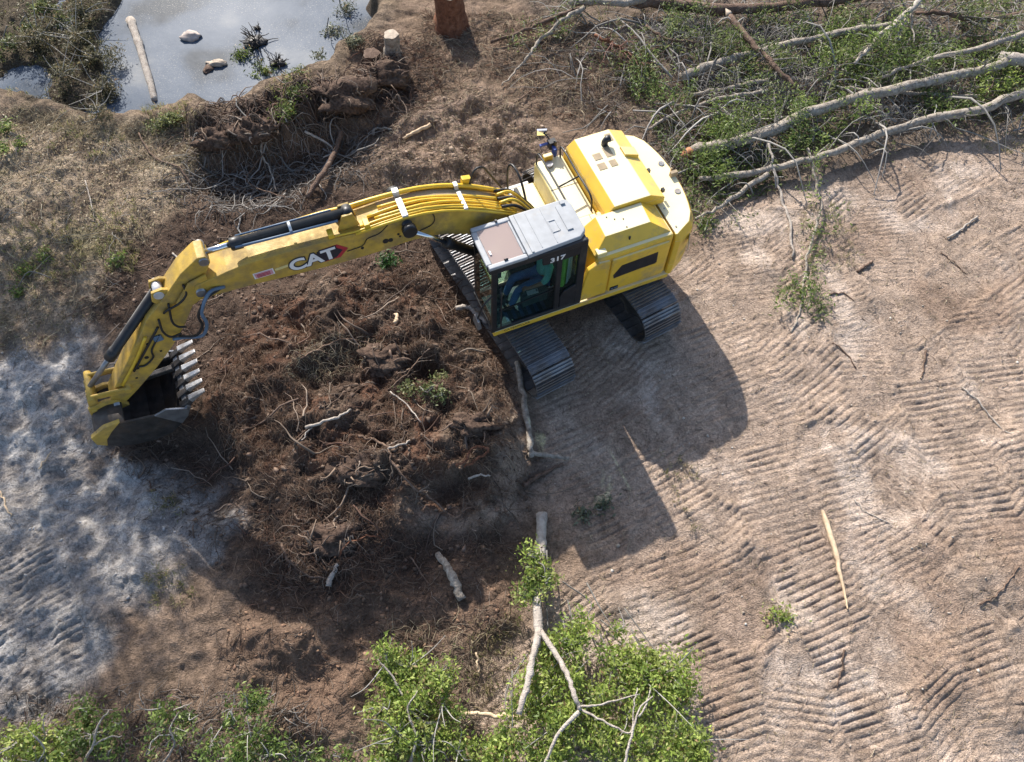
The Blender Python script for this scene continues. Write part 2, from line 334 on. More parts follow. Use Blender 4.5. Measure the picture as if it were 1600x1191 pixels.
def attr_mat(name, attr='tint', rough=.7, trans=0.0, bump=0.0):
    """colour per piece from an attribute; leaves let some light through"""
    m, N, L, P = new_mat(name)
    a = N.new('ShaderNodeAttribute'); a.attribute_name = attr
    L.new(a.outputs['Color'], P.inputs['Base Color'])
    P.inputs['Roughness'].default_value = rough; P.inputs['Specular IOR Level'].default_value = .35
    if trans > 0:
        t = N.new('ShaderNodeBsdfTranslucent'); hs = N.new('ShaderNodeHueSaturation'); hs.inputs['Value'].default_value = 1.25; hs.inputs['Hue'].default_value = .49
        L.new(a.outputs['Color'], hs.inputs['Color']); L.new(hs.outputs[0], t.inputs['Color'])
        mx = N.new('ShaderNodeMixShader'); mx.inputs[0].default_value = trans
        L.new(P.outputs[0], mx.inputs[1]); L.new(t.outputs[0], mx.inputs[2]); L.new(mx.outputs[0], N['Material Output'].inputs['Surface'])
    if bump > 0:
        tc = N.new('ShaderNodeTexCoord'); n = N.new('ShaderNodeTexNoise'); n.inputs['Scale'].default_value = 45; L.new(tc.outputs['Object'], n.inputs['Vector'])
        b = N.new('ShaderNodeBump'); b.inputs['Strength'].default_value = bump; b.inputs['Distance'].default_value = .01; L.new(n.outputs['Fac'], b.inputs['Height']); L.new(b.outputs[0], P.inputs['Normal'])
    return m
def bark_mat(name, c_lo, c_hi, c_patch, scale=9):
    m, N, L, P = new_mat(name)
    tc = N.new('ShaderNodeTexCoord')
    n = N.new('ShaderNodeTexNoise'); n.inputs['Scale'].default_value = scale; n.inputs['Detail'].default_value = 8; n.inputs['Roughness'].default_value = .7
    L.new(tc.outputs['Object'], n.inputs['Vector'])
    r = ramp(N, [(.3, c_lo), (.52, c_hi), (.72, c_patch)]); L.new(n.outputs['Fac'], r.inputs['Fac']); L.new(r.outputs['Color'], P.inputs['Base Color'])
    n2 = N.new('ShaderNodeTexNoise'); n2.inputs['Scale'].default_value = 40; n2.inputs['Detail'].default_value = 6; L.new(tc.outputs['Object'], n2.inputs['Vector'])
    b = N.new('ShaderNodeBump'); b.inputs['Strength'].default_value = .8; b.inputs['Distance'].default_value = .03; L.new(n2.outputs['Fac'], b.inputs['Height']); L.new(b.outputs[0], P.inputs['Normal'])
    P.inputs['Roughness'].default_value = .9; P.inputs['Specular IOR Level'].default_value = .2
    return m

DUST = (.30, .24, .18)
MAT = dict(
    soil=ground_mat(),
    yellow=simple('yellow_paint', (.76, .485, .05), .42, var=.08, scale=3, dirt=(.36, .27, .15), dirt_amt=.42, bump=.06, top_glare=(.86, .80, .56), glare_amt=.8),  # pale tint on up-facing faces paints blown-out sunlight
    boomyellow=simple('weathered_yellow_paint', (.54, .35, .06), .5, var=.2, scale=5, dirt=(.22, .16, .09), dirt_amt=.8, bump=.18, dscale=3.2),
    pipe=simple('yellow_pipe', (.74, .48, .04), .35, var=.1),
    paleyellow=simple('pale_yellow_paint', (.74, .62, .26), .38, var=.08, dirt=(.5, .43, .28), dirt_amt=.15, top_glare=(.86, .80, .58), glare_amt=.8),  # paler yellow; up-facing faces whitened as if overexposed
    black=simple('black_paint', (.018, .019, .022), .45, var=.3, dirt=(.10, .085, .07), dirt_amt=.2),
    rubber=simple('black_hose', (.016, .016, .018), .55, var=.3),
    bluehose=simple('blue_grey_hose', (.10, .16, .24), .5, var=.2),
    roof=simple('grey_cab_roof', (.36, .375, .39), .42, var=.1, dirt=(.34, .31, .27), dirt_amt=.25),
    steel=simple('worn_steel', (.30, .30, .31), .35, .7, var=.25, dirt=DUST, dirt_amt=.4, bump=.2),
    chrome=simple('chrome_rod', (.70, .72, .74), .18, 1.0, var=.05),
    shoe=simple('track_shoe_steel', (.22, .225, .235), .36, .75, var=.25, scale=6, dirt=(.17, .13, .10), dirt_amt=.65, bump=.35),
    darksteel=simple('dark_undercarriage', (.055, .05, .045), .75, .2, var=.3, dirt=DUST, dirt_amt=.45),
    bucket=simple('scoured_bucket_steel', (.055, .05, .048), .5, .4, var=.4, dirt=(.10, .07, .05), dirt_amt=.5, bump=.3),
    tooth=simple('polished_tooth_steel', (.46, .45, .44), .38, .6, var=.3, bump=.3, dirt=(.12, .09, .07), dirt_amt=.55, dscale=9),
    grille=simple('dark_grille', (.035, .03, .03), .6, var=.2, dirt=(.12, .09, .07), dirt_amt=.3),
    tan=simple('tan_vent', (.33, .25, .15), .6, var=.15),
    clamp=simple('pale_clamp', (.62, .63, .64), .35, .3, var=.1),
    white=simple('white_print', (.80, .80, .80), .5, var=.04),
    red=simple('red_print', (.42, .03, .045), .5, var=.1),
    navy=simple('dark_print', (.02, .022, .035), .5, var=.1),
    pink=simple('pink_print', (.62, .30, .36), .5, var=.1),
    blue=simple('blue_plastic', (.03, .07, .30), .4, var=.1),
    glass=glass('tinted_cab_glass', (.62, .73, .73)),
    skylight=cloudy('cloudy_brown_skylight', (.60, .48, .44)),
    seat=simple('dark_seat_fabric', (.045, .05, .055), .85, var=.2),
    interior=simple('cab_interior_plastic', (.09, .115, .115), .6, var=.2),
    blind=simple('skylight_blind', (.62, .52, .48), .7, var=.1),
    hivis=simple('high_visibility_cloth', (.42, .80, .14), .8, var=.15),
    reflect=simple('reflective_tape', (.62, .70, .66), .4, var=.1),
    teal=simple('teal_shirt_cloth', (.26, .66, .58), .85, var=.15, bump=.2),
    jeans=simple('blue_trouser_cloth', (.12, .22, .45), .9, var=.2, bump=.2),
    skin=simple('skin', (.42, .22, .15), .55, var=.08),
    boots=simple('boot_leather', (.06, .04, .03), .7, var=.2),
    redcap=simple('red_cap_cloth', (.40, .05, .06), .8, var=.1),
    bark_grey=bark_mat('grey_bark', (.13, .105, .085), (.34, .295, .245), (.50, .46, .40), 12),
    bark_brown=bark_mat('brown_bark', (.06, .04, .03), (.15, .10, .075), (.24, .18, .14)),
    bark_red=bark_mat('red_bark', (.07, .03, .02), (.19, .085, .05), (.27, .15, .10)),
    bark_pale=bark_mat('pale_bark', (.24, .20, .17), (.42, .37, .32), (.55, .50, .44)),
    root=bark_mat('root_bark', (.06, .04, .03), (.17, .115, .085), (.28, .20, .15)),
    heart=simple('fresh_cut_wood', (.42, .34, .26), .8, var=.25, scale=14, bump=.3),
    orangewood=simple('torn_orange_wood', (.36, .16, .075), .85, var=.35, scale=14, bump=.5),
    split=simple('split_pale_wood', (.62, .46, .30), .8, var=.25, scale=10, bump=.4),
    leaf=attr_mat('leaf', trans=.42, rough=.5),
    twig=attr_mat('twig', rough=.85),
)

# ------------------------------------------------------------------ mesh helpers
def np_mesh(name, V, F, smooth_=False, tint=None, attr='tint'):
    V = np.asarray(V, np.float32); F = np.asarray(F, np.int32)
    k = F.shape[1]
    me = bpy.data.meshes.new(name)
    me.vertices.add(len(V)); me.vertices.foreach_set('co', V.ravel())
    me.loops.add(F.size); me.loops.foreach_set('vertex_index', F.ravel())
    me.polygons.add(len(F)); me.polygons.foreach_set('loop_start', np.arange(0, F.size, k, dtype=np.int32))
    if smooth_: me.polygons.foreach_set('use_smooth', np.ones(len(F), bool))
    if tint is not None:
        a = me.attributes.new(attr, 'FLOAT_COLOR', 'POINT')
        a.data.foreach_set('color', np.concatenate([tint, np.ones((len(V), 1))], 1).astype(np.float32).ravel())
    me.update(calc_edges=True)
    return me
def link(name, data, mat=None, parent=None, **props):
    o = bpy.data.objects.new(name, data); COL.objects.link(o)
    if mat is not None:
        data.materials.append(mat if not isinstance(mat, str) else MAT[mat])
    if parent is not None: o.parent = parent
    for k, v in props.items(): o[k] = v
    return o
def thing(name, label, category, loc=(0, 0, 0), rotz=0.0, group=None):
    o = bpy.data.objects.new(name, None); COL.objects.link(o)
    o.location = loc; o.rotation_euler = (0, 0, rotz); o['label'] = label; o['category'] = category
    if group: o['group'] = group
    return o
def tag(o, label, category, group=None):
    o['label'] = label; o['category'] = category
    if group: o['group'] = group
    return o

class B:
    """collects shapes into one bmesh, finished as one mesh object"""
    def __init__(self): self.bm = bmesh.new()
    def box(self, a, b, rot=None, piv=None):
        x0, y0, z0 = a; x1, y1, z1 = b
        vs_ = [self.bm.verts.new(p) for p in ((x0, y0, z0), (x1, y0, z0), (x1, y1, z0), (x0, y1, z0), (x0, y0, z1), (x1, y0, z1), (x1, y1, z1), (x0, y1, z1))]
        for f in ((0, 3, 2, 1), (4, 5, 6, 7), (0, 1, 5, 4), (1, 2, 6, 5), (2, 3, 7, 6), (3, 0, 4, 7)): self.bm.faces.new([vs_[i] for i in f])
        return self
    def prism_y(self, prof, y0, y1):
        a = [self.bm.verts.new((x, y0, z)) for x, z in prof]; b = [self.bm.verts.new((x, y1, z)) for x, z in prof]
        n = len(prof)
        self.bm.faces.new(a); self.bm.faces.new(b[::-1])
        for i in range(n): self.bm.faces.new((a[i], b[i], b[(i + 1) % n], a[(i + 1) % n]))
        return self
    def prism_z(self, plan, z0, z1, top=None):
        top = top or plan
        a = [self.bm.verts.new((x, y, z0)) for x, y in plan]; b = [self.bm.verts.new((x, y, z1)) for x, y in top]
        n = len(plan)
        self.bm.faces.new(a[::-1]); self.bm.faces.new(b)
        for i in range(n): self.bm.faces.new((a[i], a[(i + 1) % n], b[(i + 1) % n], b[i]))
        return self
    def hull(self, lo, hi):
        return self.poly8(lo + hi)
    def poly8(self, p):
        vs_ = [self.bm.verts.new(q) for q in p]
        for f in ((0, 3, 2, 1), (4, 5, 6, 7), (0, 1, 5, 4), (1, 2, 6, 5), (2, 3, 7, 6), (3, 0, 4, 7)): self.bm.faces.new([vs_[i] for i in f])
        return self
    def tube(self, pts, r, n=10, cap=True):
        pts = [Vector(p) for p in pts]
        rs = r if isinstance(r, (list, tuple)) else [r] * len(pts)
        rings = []
        up = None
        for i, p in enumerate(pts):
            d = (pts[min(i + 1, len(pts) - 1)] - pts[max(i - 1, 0)]).normalized()
            if up is None: up = d.orthogonal().normalized()
            u = (up - d * up.dot(d)).normalized(); up = u; v = d.cross(u)
            rings.append([self.bm.verts.new(p + (u * math.cos(2 * math.pi * k / n) + v * math.sin(2 * math.pi * k / n)) * rs[i]) for k in range(n)])
        for a, b in zip(rings, rings[1:]):
            for k in range(n):
                f = self.bm.faces.new((a[k], a[(k + 1) % n], b[(k + 1) % n], b[k])); f.smooth = True
        if cap: self.bm.faces.new(rings[0][::-1]); self.bm.faces.new(rings[-1])
        return self
    def bar(self, a, b, w, h, up=(0, 0, 1)):
        a, b = Vector(a), Vector(b); d = (b - a).normalized(); u = Vector(up); s = d.cross(u)
        if s.length < 1e-4: s = d.orthogonal()
        s.normalize(); u = s.cross(d)
        q = [a - s * w / 2 - u * h / 2, a + s * w / 2 - u * h / 2, a + s * w / 2 + u * h / 2, a - s * w / 2 + u * h / 2]
        return self.poly8([tuple(v) for v in q] + [tuple(v + (b - a)) for v in q])
    def done(self, name, mat, parent=None, bevel=0.0, seg=2, **props):
        bm = self.bm
        bmesh.ops.recalc_face_normals(bm, faces=bm.faces)
        if bevel > 0:
            ed = [e for e in bm.edges if len(e.link_faces) == 2 and e.calc_face_angle(0) > .35]
            bmesh.ops.bevel(bm, geom=ed, offset=bevel, offset_type='OFFSET', segments=seg, profile=.5, affect='EDGES', clamp_overlap=True)
            for f in bm.faces: f.smooth = f.smooth or False
        me = bpy.data.meshes.new(name); bm.to_mesh(me); bm.free()
        return link(name, me, mat, parent, **props)

def spline(P, n=5):
    """Catmull-Rom through the points"""
    P = np.asarray(P, float)
    if len(P) < 3: return np.array([P[0] + (P[-1] - P[0]) * t for t in np.linspace(0, 1, n + 1)])
    Q = np.vstack([2 * P[0] - P[1], P, 2 * P[-1] - P[-2]]); out = []
    for i in range(1, len(Q) - 2):
        for t in np.linspace(0, 1, n, endpoint=False):
            a, b, c, d = Q[i - 1], Q[i], Q[i + 1], Q[i + 2]
            out.append(.5 * ((2 * b) + (-a + c) * t + (2 * a - 5 * b + 4 * c - d) * t * t + (-a + 3 * b - 3 * c + d) * t ** 3))
    out.append(P[-1]); return np.array(out)

class TB:
    """collects many tubes and leaves as numpy arrays"""
    def __init__(self): self.V, self.F, self.T, self.n = [], [], [], 0
    def tube(self, pts, r, sides=5, tint=(.2, .15, .1), rough=0.0, cap=True):
        P = np.asarray(pts, float); k = len(P)
        r = np.broadcast_to(np.asarray(r, float), (k,)) if np.ndim(r) == 0 or len(np.atleast_1d(r)) == k else np.linspace(r[0], r[1], k)
        D = np.gradient(P, axis=0); D /= np.linalg.norm(D, axis=1)[:, None] + 1e-9
        ref = np.array([0.13, 0.21, 0.97]) if abs(D[0][2]) < .9 else np.array([.97, .2, .1])
        U = np.cross(D, ref); U /= np.linalg.norm(U, axis=1)[:, None] + 1e-9; W = np.cross(D, U)
        a = np.linspace(0, 2 * np.pi, sides, endpoint=False)
        rr = r[:, None] * (1 + (rough * RNG.uniform(-1, 1, (k, sides)) if rough else 0))
        R = P[:, None, :] + (U[:, None, :] * np.cos(a)[None, :, None] + W[:, None, :] * np.sin(a)[None, :, None]) * rr[..., None]
        V = R.reshape(-1, 3)
        i, j = np.meshgrid(np.arange(k - 1), np.arange(sides), indexing='ij'); j2 = (j + 1) % sides
        F = np.stack([i * sides + j, i * sides + j2, (i + 1) * sides + j2, (i + 1) * sides + j], -1).reshape(-1, 4)
        if cap and sides > 4:
            V = np.vstack([V, P[0], P[-1]]); c0, c1 = k * sides, k * sides + 1
            jj = np.arange(0, sides); ex = []
            e = (k - 1) * sides
            for q in range(0, sides, 2):
                q1, q2 = (q + 1) % sides, (q + 2) % sides
                if q + 1 >= sides: q1, q2 = q, (q + 1) % sides; ex.append((c0, q2, q, c0)); continue
                ex.append((c0, q2, q1, q)); ex.append((c1, e + q, e + q1, e + q2))
            ex = [f for f in ex if len(set(f)) == 4]
            if ex: F = np.vstack([F, np.array(ex)])
        self.add(V, F, tint)
    def add(self, V, F, tint):
        V = np.asarray(V); self.V.append(V); self.F.append(np.asarray(F) + self.n); self.n += len(V)
        t = np.asarray(tint, float); self.T.append(np.broadcast_to(t, (len(V), 3)))
    def leaves(self, C, size, tints, up=.4, width=.42):
        """C: n x 3 centres; each leaf a folded blade of two quads-like halves"""
        C = np.asarray(C, float); n = len(C)
        if n == 0: return
        d = RNG.normal(size=(n, 3)); d[:, 2] *= .7; d /= np.linalg.norm(d, axis=1)[:, None]
        nn = RNG.normal(size=(n, 3)); nn[:, 2] += up * 3
        s = np.cross(d, nn); s /= np.linalg.norm(s, axis=1)[:, None] + 1e-9; up_ = np.cross(s, d)
        L = (size * RNG.uniform(.45, 1.5, n))[:, None]; w = L * width * .5
        a = C - d * L * .5; b = C + d * L * .5 - up_ * L * .12
        l = C - d * L * .05 + s * w + up_ * L * .06; r = C - d * L * .05 - s * w + up_ * L * .06
        V = np.stack([a, r, b, l], 1).reshape(-1, 3)
        F = np.arange(4 * n).reshape(n, 4)
        self.V.append(V); self.F.append(F + self.n); self.n += 4 * n
        self.T.append(np.repeat(tints, 4, axis=0))
    def mesh(self, name, smooth_=False):
        return np_mesh(name, np.vstack(self.V), np.vstack(self.F), smooth_, np.vstack(self.T))

def leaf_tints(n, cols, var=.18):
    cols = np.asarray(cols, float); i = RNG.integers(0, len(cols), n); j = RNG.integers(0, len(cols), n); t = RNG.random((n, 1))
    return np.clip((cols[i] * t + cols[j] * (1 - t)) * (1 + var * RNG.normal(size=(n, 1))), .005, .8)

# ------------------------------------------------------------------ the ground, one sheet out to the horizon
def axis_out(dense, first, n, grow):
    step = first; out = []; v = 0
    for _ in range(n): v += step; out.append(v); step *= grow
    return np.array(out)
def build_ground():
    ys = [-1.6]
    while ys[-1] < 19.8: ys.append(ys[-1] + .0215 + .0007 * max(0, ys[-1]))
    ys = np.array(ys); o = axis_out(0, .06, 16, 1.55)
    ys = np.concatenate([ys[0] - o[::-1], ys, ys[-1] + o])
    us = np.linspace(-1, 1, 820); o = axis_out(0, .006, 16, 1.6)
    us = np.concatenate([us[0] - o[::-1], us, us[-1] + o])
    Y, U = np.meshgrid(ys, us, indexing='ij')
    X = U * (8.3 + .31 * np.clip(Y, -1.6, 20))
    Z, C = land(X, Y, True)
    V = np.stack([X, Y, Z], -1).reshape(-1, 3)
    ny, nx = Y.shape
    i, j = np.meshgrid(np.arange(ny - 1), np.arange(nx - 1), indexing='ij')
    F = np.stack([i * nx + j, i * nx + j + 1, (i + 1) * nx + j + 1, (i + 1) * nx + j], -1).reshape(-1, 4)
    me = np_mesh('ground', V, F, True, C.reshape(-1, 3), 'soil')
    link('ground', me, 'soil', kind='structure')
build_ground()

def water_mat():
    m, N, L, P = new_mat('silty_water_sky_tint')
    tc = N.new('ShaderNodeTexCoord')
    n = N.new('ShaderNodeTexNoise'); n.inputs['Scale'].default_value = .42; n.inputs['Detail'].default_value = 5; L.new(tc.outputs['Object'], n.inputs['Vector'])
    r = ramp(N, [(.36, (.03, .042, .06)), (.47, (.08, .105, .145)), (.56, (.11, .135, .175)), (.66, (.19, .205, .225))]); L.new(n.outputs['Fac'], r.inputs['Fac'])  # murk, plus bluish bands painted in for sky and cloud reflections
    # floating specks of pollen and chaff
    v = N.new('ShaderNodeTexNoise'); v.inputs['Scale'].default_value = 26; v.inputs['Detail'].default_value = 5; v.inputs['Roughness'].default_value = .75; L.new(tc.outputs['Object'], v.inputs['Vector'])
    r2 = ramp(N, [(.57, (0, 0, 0)), (.66, (1, 1, 1))]); L.new(v.outputs['Fac'], r2.inputs['Fac'])
    n3 = N.new('ShaderNodeTexNoise'); n3.inputs['Scale'].default_value = .8; n3.inputs['Detail'].default_value = 3; L.new(tc.outputs['Object'], n3.inputs['Vector'])
    r3 = ramp(N, [(.36, (0, 0, 0)), (.56, (1, 1, 1))]); L.new(n3.outputs['Fac'], r3.inputs['Fac'])
    mu = N.new('ShaderNodeMath'); mu.operation = 'MULTIPLY'; L.new(r2.outputs['Color'], mu.inputs[0]); L.new(r3.outputs['Color'], mu.inputs[1])
    mx = N.new('ShaderNodeMix'); mx.data_type = 'RGBA'; L.new(mu.outputs[0], mx.inputs[0]); L.new(r.outputs['Color'], mx.inputs[6]); mx.inputs[7].default_value = (.36, .34, .30, 1)
    L.new(mx.outputs[2], P.inputs['Base Color'])
    P.inputs['Roughness'].default_value = .42; P.inputs['IOR'].default_value = 1.33; P.inputs['Specular IOR Level'].default_value = .06
    w = N.new('ShaderNodeTexNoise'); w.inputs['Scale'].default_value = 5; w.inputs['Detail'].default_value = 3; L.new(tc.outputs['Object'], w.inputs['Vector'])
    b = N.new('ShaderNodeBump'); b.inputs['Strength'].default_value = .12; b.inputs['Distance'].default_value = .03; L.new(w.outputs['Fac'], b.inputs['Height']); L.new(b.outputs[0], P.inputs['Normal'])
    return m
def build_pond():
    P = np.array(POND)[:, :2]; c = P.mean(0)
    Q = c + (P - c) * 1.10
    bm = bmesh.new(); f = bm.faces.new([bm.verts.new((x, y, WATER_Z)) for x, y in Q])
    bmesh.ops.recalc_face_normals(bm, faces=bm.faces)
    if f.normal.z < 0: f.normal_flip()
    me = bpy.data.meshes.new('pond_water'); bm.to_mesh(me); bm.free()
    MAT['water'] = water_mat()
    link('pond_water', me, 'water', kind='structure')
build_pond()

# ------------------------------------------------------------------ the excavator
EX, EY, EYAW = 0.676, 8.984, math.radians(202.0)
ex = thing('excavator', 'yellow tracked excavator reaching over the root mound with its bucket curled', 'excavator', (EX, EY, 0), EYAW)

def text_mesh(name, s, size, mat, parent, M, depth=.004, offset=0.0, space=1.0):
    cu = bpy.data.curves.new(name, 'FONT'); cu.body = s; cu.size = size; cu.extrude = depth; cu.offset = offset; cu.space_character = space
    cu.align_x = 'CENTER'; cu.align_y = 'CENTER'
    t = bpy.data.objects.new(name, cu); COL.objects.link(t)
    bpy.context.view_layer.update()
    me = bpy.data.meshes.new_from_object(t.evaluated_get(bpy.context.evaluated_depsgraph_get()))
    bpy.data.objects.remove(t)
    me.transform(M)
    me.materials.clear()
    return link(name, me, mat, parent)
def side_frame(x, y, z, tilt=0.0, sx=1.0):
    """lettering plane on a left-hand side: reads towards the tail, upright"""
    R = Matrix(((-1, 0, 0), (0, 0, 1), (0, 1, 0))).to_4x4()
    return Matrix.Translation((x, y, z)) @ R @ Matrix.Rotation(tilt, 4, 'Z') @ Matrix.Diagonal((sx, 1, 1, 1))

def build_tracks():
    TR = math.radians(98.0); R, L2, SHW, PITCH_ = .40, 1.84, .80, .19
    # one shoe: plate with three cleats
    b = B(); b.box((-.090, -SHW / 2, 0), (.090, SHW / 2, .022))
    for cx, hh in ((-.078, .058), (-.012, .050), (.054, .050)): b.box((cx - .009, -SHW / 2 + .004, .0215), (cx + .011, SHW / 2 - .004, hh))
    shoe0 = b.done('track_shoe', 'shoe', None)
    for sgn in (1, -1):
        fr = B()
        fr.prism_y([(-1.75, .30), (-1.5, .20), (1.5, .20), (1.75, .30), (1.6, .52), (.7, .62), (-.7, .62), (-1.6, .52)], -.19, .19)
        tr = fr.done('track', 'darksteel', ex, bevel=.02)
        tr.rotation_euler = (0, 0, TR)
        off = Vector((0, sgn * 1.17, 0)); off.rotate(tr.rotation_euler); tr.location = off
        for x, nm, r in ((L2, 'idler_wheel', .35), (-L2, 'drive_sprocket', .36)):
            w = B(); w.tube([(x, -.10, .45), (x, .10, .45)], r, 24); w.tube([(x, -.2, .45), (x, .2, .45)], .12, 14)
            w.done(nm, 'darksteel', tr)
        for k in range(7):
            w = B(); x = -1.4 + k * .467; w.tube([(x, -.17, .17), (x, .17, .17)], .105, 14); w.done('track_roller', 'darksteel', tr)
        per = 4 * L2 + 2 * math.pi * R; n = int(round(per / PITCH_)); st = per / n
        for k in range(n):
            s = k * st
            if s < 2 * L2: p, a = (-L2 + s, .45 + R), 0.0
            elif s < 2 * L2 + math.pi * R: a = -(s - 2 * L2) / R; p = (L2 - R * math.sin(a), .45 + R * math.cos(a))
            elif s < 4 * L2 + math.pi * R: p, a = (L2 - (s - 2 * L2 - math.pi * R), .45 - R), math.pi
            else: a = math.pi - (s - 4 * L2 - math.pi * R) / R; p = (-L2 - R * math.sin(a), .45 + R * math.cos(a))
            if k == 0 and sgn == 1: o = shoe0
            else: o = shoe0.copy(); COL.objects.link(o)
            o.parent = tr; o.location = (p[0], 0, p[1] ); o.rotation_euler = (0, -a, 0)
    b = B(); b.box((-.9, -.98, .42), (.9, .98, .72)); cb = b.done('undercarriage_frame', 'darksteel', ex, bevel=.05); cb.rotation_euler = (0, 0, TR)
    b = B(); b.tube([(0, 0, .72), (0, 0, .96)], .62, 32); b.done('slewing_ring', 'darksteel', ex)
build_tracks()

def arc_tail(x_in, n=14, r=2.56, ymax=1.33):
    pts = []
    for i in range(n + 1):
        y = -ymax + 2 * ymax * i / n
        x = -2.52 + .30 * abs(y / ymax) ** 2.2 + .30 * max(0, (abs(y) - 1.0) / .33) ** 2
        pts.append((x, y))
    return pts

def build_upper():
    # deck plate with the yellow sill along the left
    b = B(); b.prism_z([(1.62, 1.335), (-1.85, 1.335), (-2.05, 1.0), (-2.05, -1.0), (-1.7, -1.30), (.62, -1.30), (.80, -.50), (1.25, -.42), (1.25, .42), (1.62, .42)], .96, 1.07)
    b.done('deck_frame', 'yellow', ex, bevel=.012)
    b = B(); b.box((-.62, 1.338, 1.02), (1.60, 1.352, 1.115)); b.done('sill_strip', 'yellow', ex)
    text_mesh('sill_lettering', 'CATERPILLAR', .075, 'navy', ex, side_frame(1.18, 1.353, 1.067, 0, 1.1), .002)
    # engine house
    b = B(); b.prism_z([(-.32, 1.28), (-1.80, 1.28), (-1.80, -1.27), (-.80, -1.27), (-.80, .30), (-.32, .30)], 1.072, 2.17)
    b.done('engine_house', 'yellow', ex, bevel=.06, seg=3)
    # left door panel, with dark vent and latch
    b = B(); b.box((-1.72, 1.26, 1.13), (-.60, 1.325, 2.06)); dp = b.done('side_door', 'yellow', ex, bevel=.03)
    b = B(); b.prism_y([(-1.50, 1.88), (-1.52, 1.58), (-.68, 1.52), (-.66, 1.62), (-.80, 1.84)], 1.322, 1.331); vg = b.done('vent_grille', 'grille', dp)
    for k in range(8):
        b = B(); z = 1.565 + k * .037; x1 = -.70 - max(0, (z - 1.64)) * .5; b.box((-1.50, 1.330, z), (x1, 1.337, z + .009)); b.done('vent_slat', 'black', dp)
    b = B(); b.box((-.80, 1.322, 1.17), (-.64, 1.336, 1.26)); b.done('door_latch', 'black', dp)
    b = B(); b.box((-.79, 1.335, 1.20), (-.72, 1.339, 1.235)); b.box((-.70, 1.335, 1.20), (-.66, 1.339, 1.235)); b.done('latch_plate', 'bluehose', dp)
    # cowl behind the cab
    b = B(); b.prism_y([(-.03, 1.12), (-.57, 1.12), (-.57, 2.06), (-.36, 2.10), (-.16, 1.98), (-.10, 1.66)], 1.22, 1.318); b.done('rear_cowl', 'yellow', ex, bevel=.02)
    # counterweight
    tail = arc_tail(-1.75)
    b = B(); inner = [(-1.815, 1.31), (-1.815, -1.31)]
    lo = [(x * .985 - .0, y) for x, y in tail]
    b.prism_z(inner + lo, 1.03, 1.30, inner + tail)
    b.prism_z(inner + tail, 1.302, 1.98); b2 = [(x + .08, y * .965) for x, y in tail]
    b.prism_z(inner + tail, 1.982, 2.15, [(-1.815, 1.27), (-1.815, -1.27)] + b2)
    cw = b.done('counterweight', 'yellow', ex, bevel=.035, seg=3)
    for x, y in ((-2.33, -.28), (-2.30, .42)):
        b = B(); b.tube([(x, y, 2.145), (x, y, 2.165)], .055, 16); b.done('lifting_eye_cover', 'steel', cw)
    b = B(); b.box((-2.47, .02, 2.14), (-2.33, .09, 2.25)); b.tube([(-2.42, -.06, 2.15), (-2.42, -.06, 2.22)], .02, 8); b.done('rear_camera', 'tan', cw, bevel=.012)
    # decal on the counterweight's left shoulder
    for (w, h, mt, d, nm) in ((.34, .16, 'white', .0, 'decal_ground'), (.30, .11, 'pink', .004, 'decal_print'), (.20, .03, 'red', .007, 'decal_stripe')):
        b = B(); b.box((-w / 2, -.0015, -h / 2), (w / 2, .0015, h / 2)); o = b.done(nm, mt, cw); o.location = (-2.155 - d * .5, 1.262 + d, 1.80); o.rotation_euler = (0, 0, math.radians(58))
    for x0, x1, y0, y1, z in ((-1.812, -1.80, -1.22, 1.24, 2.168), (-.60, -.592, .32, .57, 2.168)):
        b = B(); b.box((x0, y0, z), (x1, y1, z + .006)); b.done('panel_gap', 'grille', ex)
    for y in (-1.1, -.62, .12, .68, 1.12):
        b = B(); b.tube([(-1.90, y, 2.145), (-1.90, y, 2.163)], .017, 8); b.done('bolt_head', 'steel', cw)
    # raised centre hood
    b = B(); b.poly8([(-.80, -1.16, 2.171), (-1.94, -1.16, 2.171), (-1.94, .57, 2.171), (-.80, .57, 2.171), (-.80, -1.16, 2.31), (-1.94, -1.16, 2.31), (-1.94, .57, 2.31), (-.80, .57, 2.31)])
    b.poly8([(-.80, -1.16, 2.311), (-1.94, -1.16, 2.311), (-1.94, .57, 2.311), (-.80, .57, 2.311), (-.95, -1.14, 2.47), (-1.63, -1.14, 2.47), (-1.63, .56, 2.47), (-.95, .56, 2.47)])
    hd = b.done('engine_hood', 'yellow', ex, bevel=.014)
    for x, y, w, l in ((-1.16, -.60, .15, .15), (-1.14, -.36, .15, .15), (-1.38, -.64, .13, .24), (-1.55, -.95, .11, .18), (-1.36, -.36, .13, .15)):
        b = B(); b.box((x - w / 2, y - l / 2, 2.468), (x + w / 2, y + l / 2, 2.477)); b.done('hood_vent', 'tan', hd)
    b = B(); b.tube([(-1.40, -.82, 2.46), (-1.40, -.82, 2.54), (-1.43, -.82, 2.59), (-1.49, -.80, 2.61)], .062, 16); b.tube([(-1.487, -.801, 2.609), (-1.50, -.797, 2.613)], .048, 14); b.done('exhaust_pipe', 'black', hd)
    b = B(); b.poly8([(-1.61, -.66, 2.40), (-1.88, -.66, 2.315), (-1.88, -.40, 2.315), (-1.61, -.40, 2.40), (-1.62, -.64, 2.52), (-1.91, -.64, 2.40), (-1.91, -.42, 2.40), (-1.62, -.42, 2.52)]); b.done('exhaust_cowl', 'yellow', hd, bevel=.01)
    for x, y in ((-1.96, -.10), (-1.99, .40), (-1.87, -1.0)):
        b = B(); b.box((x - .02, y - .03, 2.26), (x + .03, y + .03, 2.33)); b.done('hood_hinge', 'black', hd)
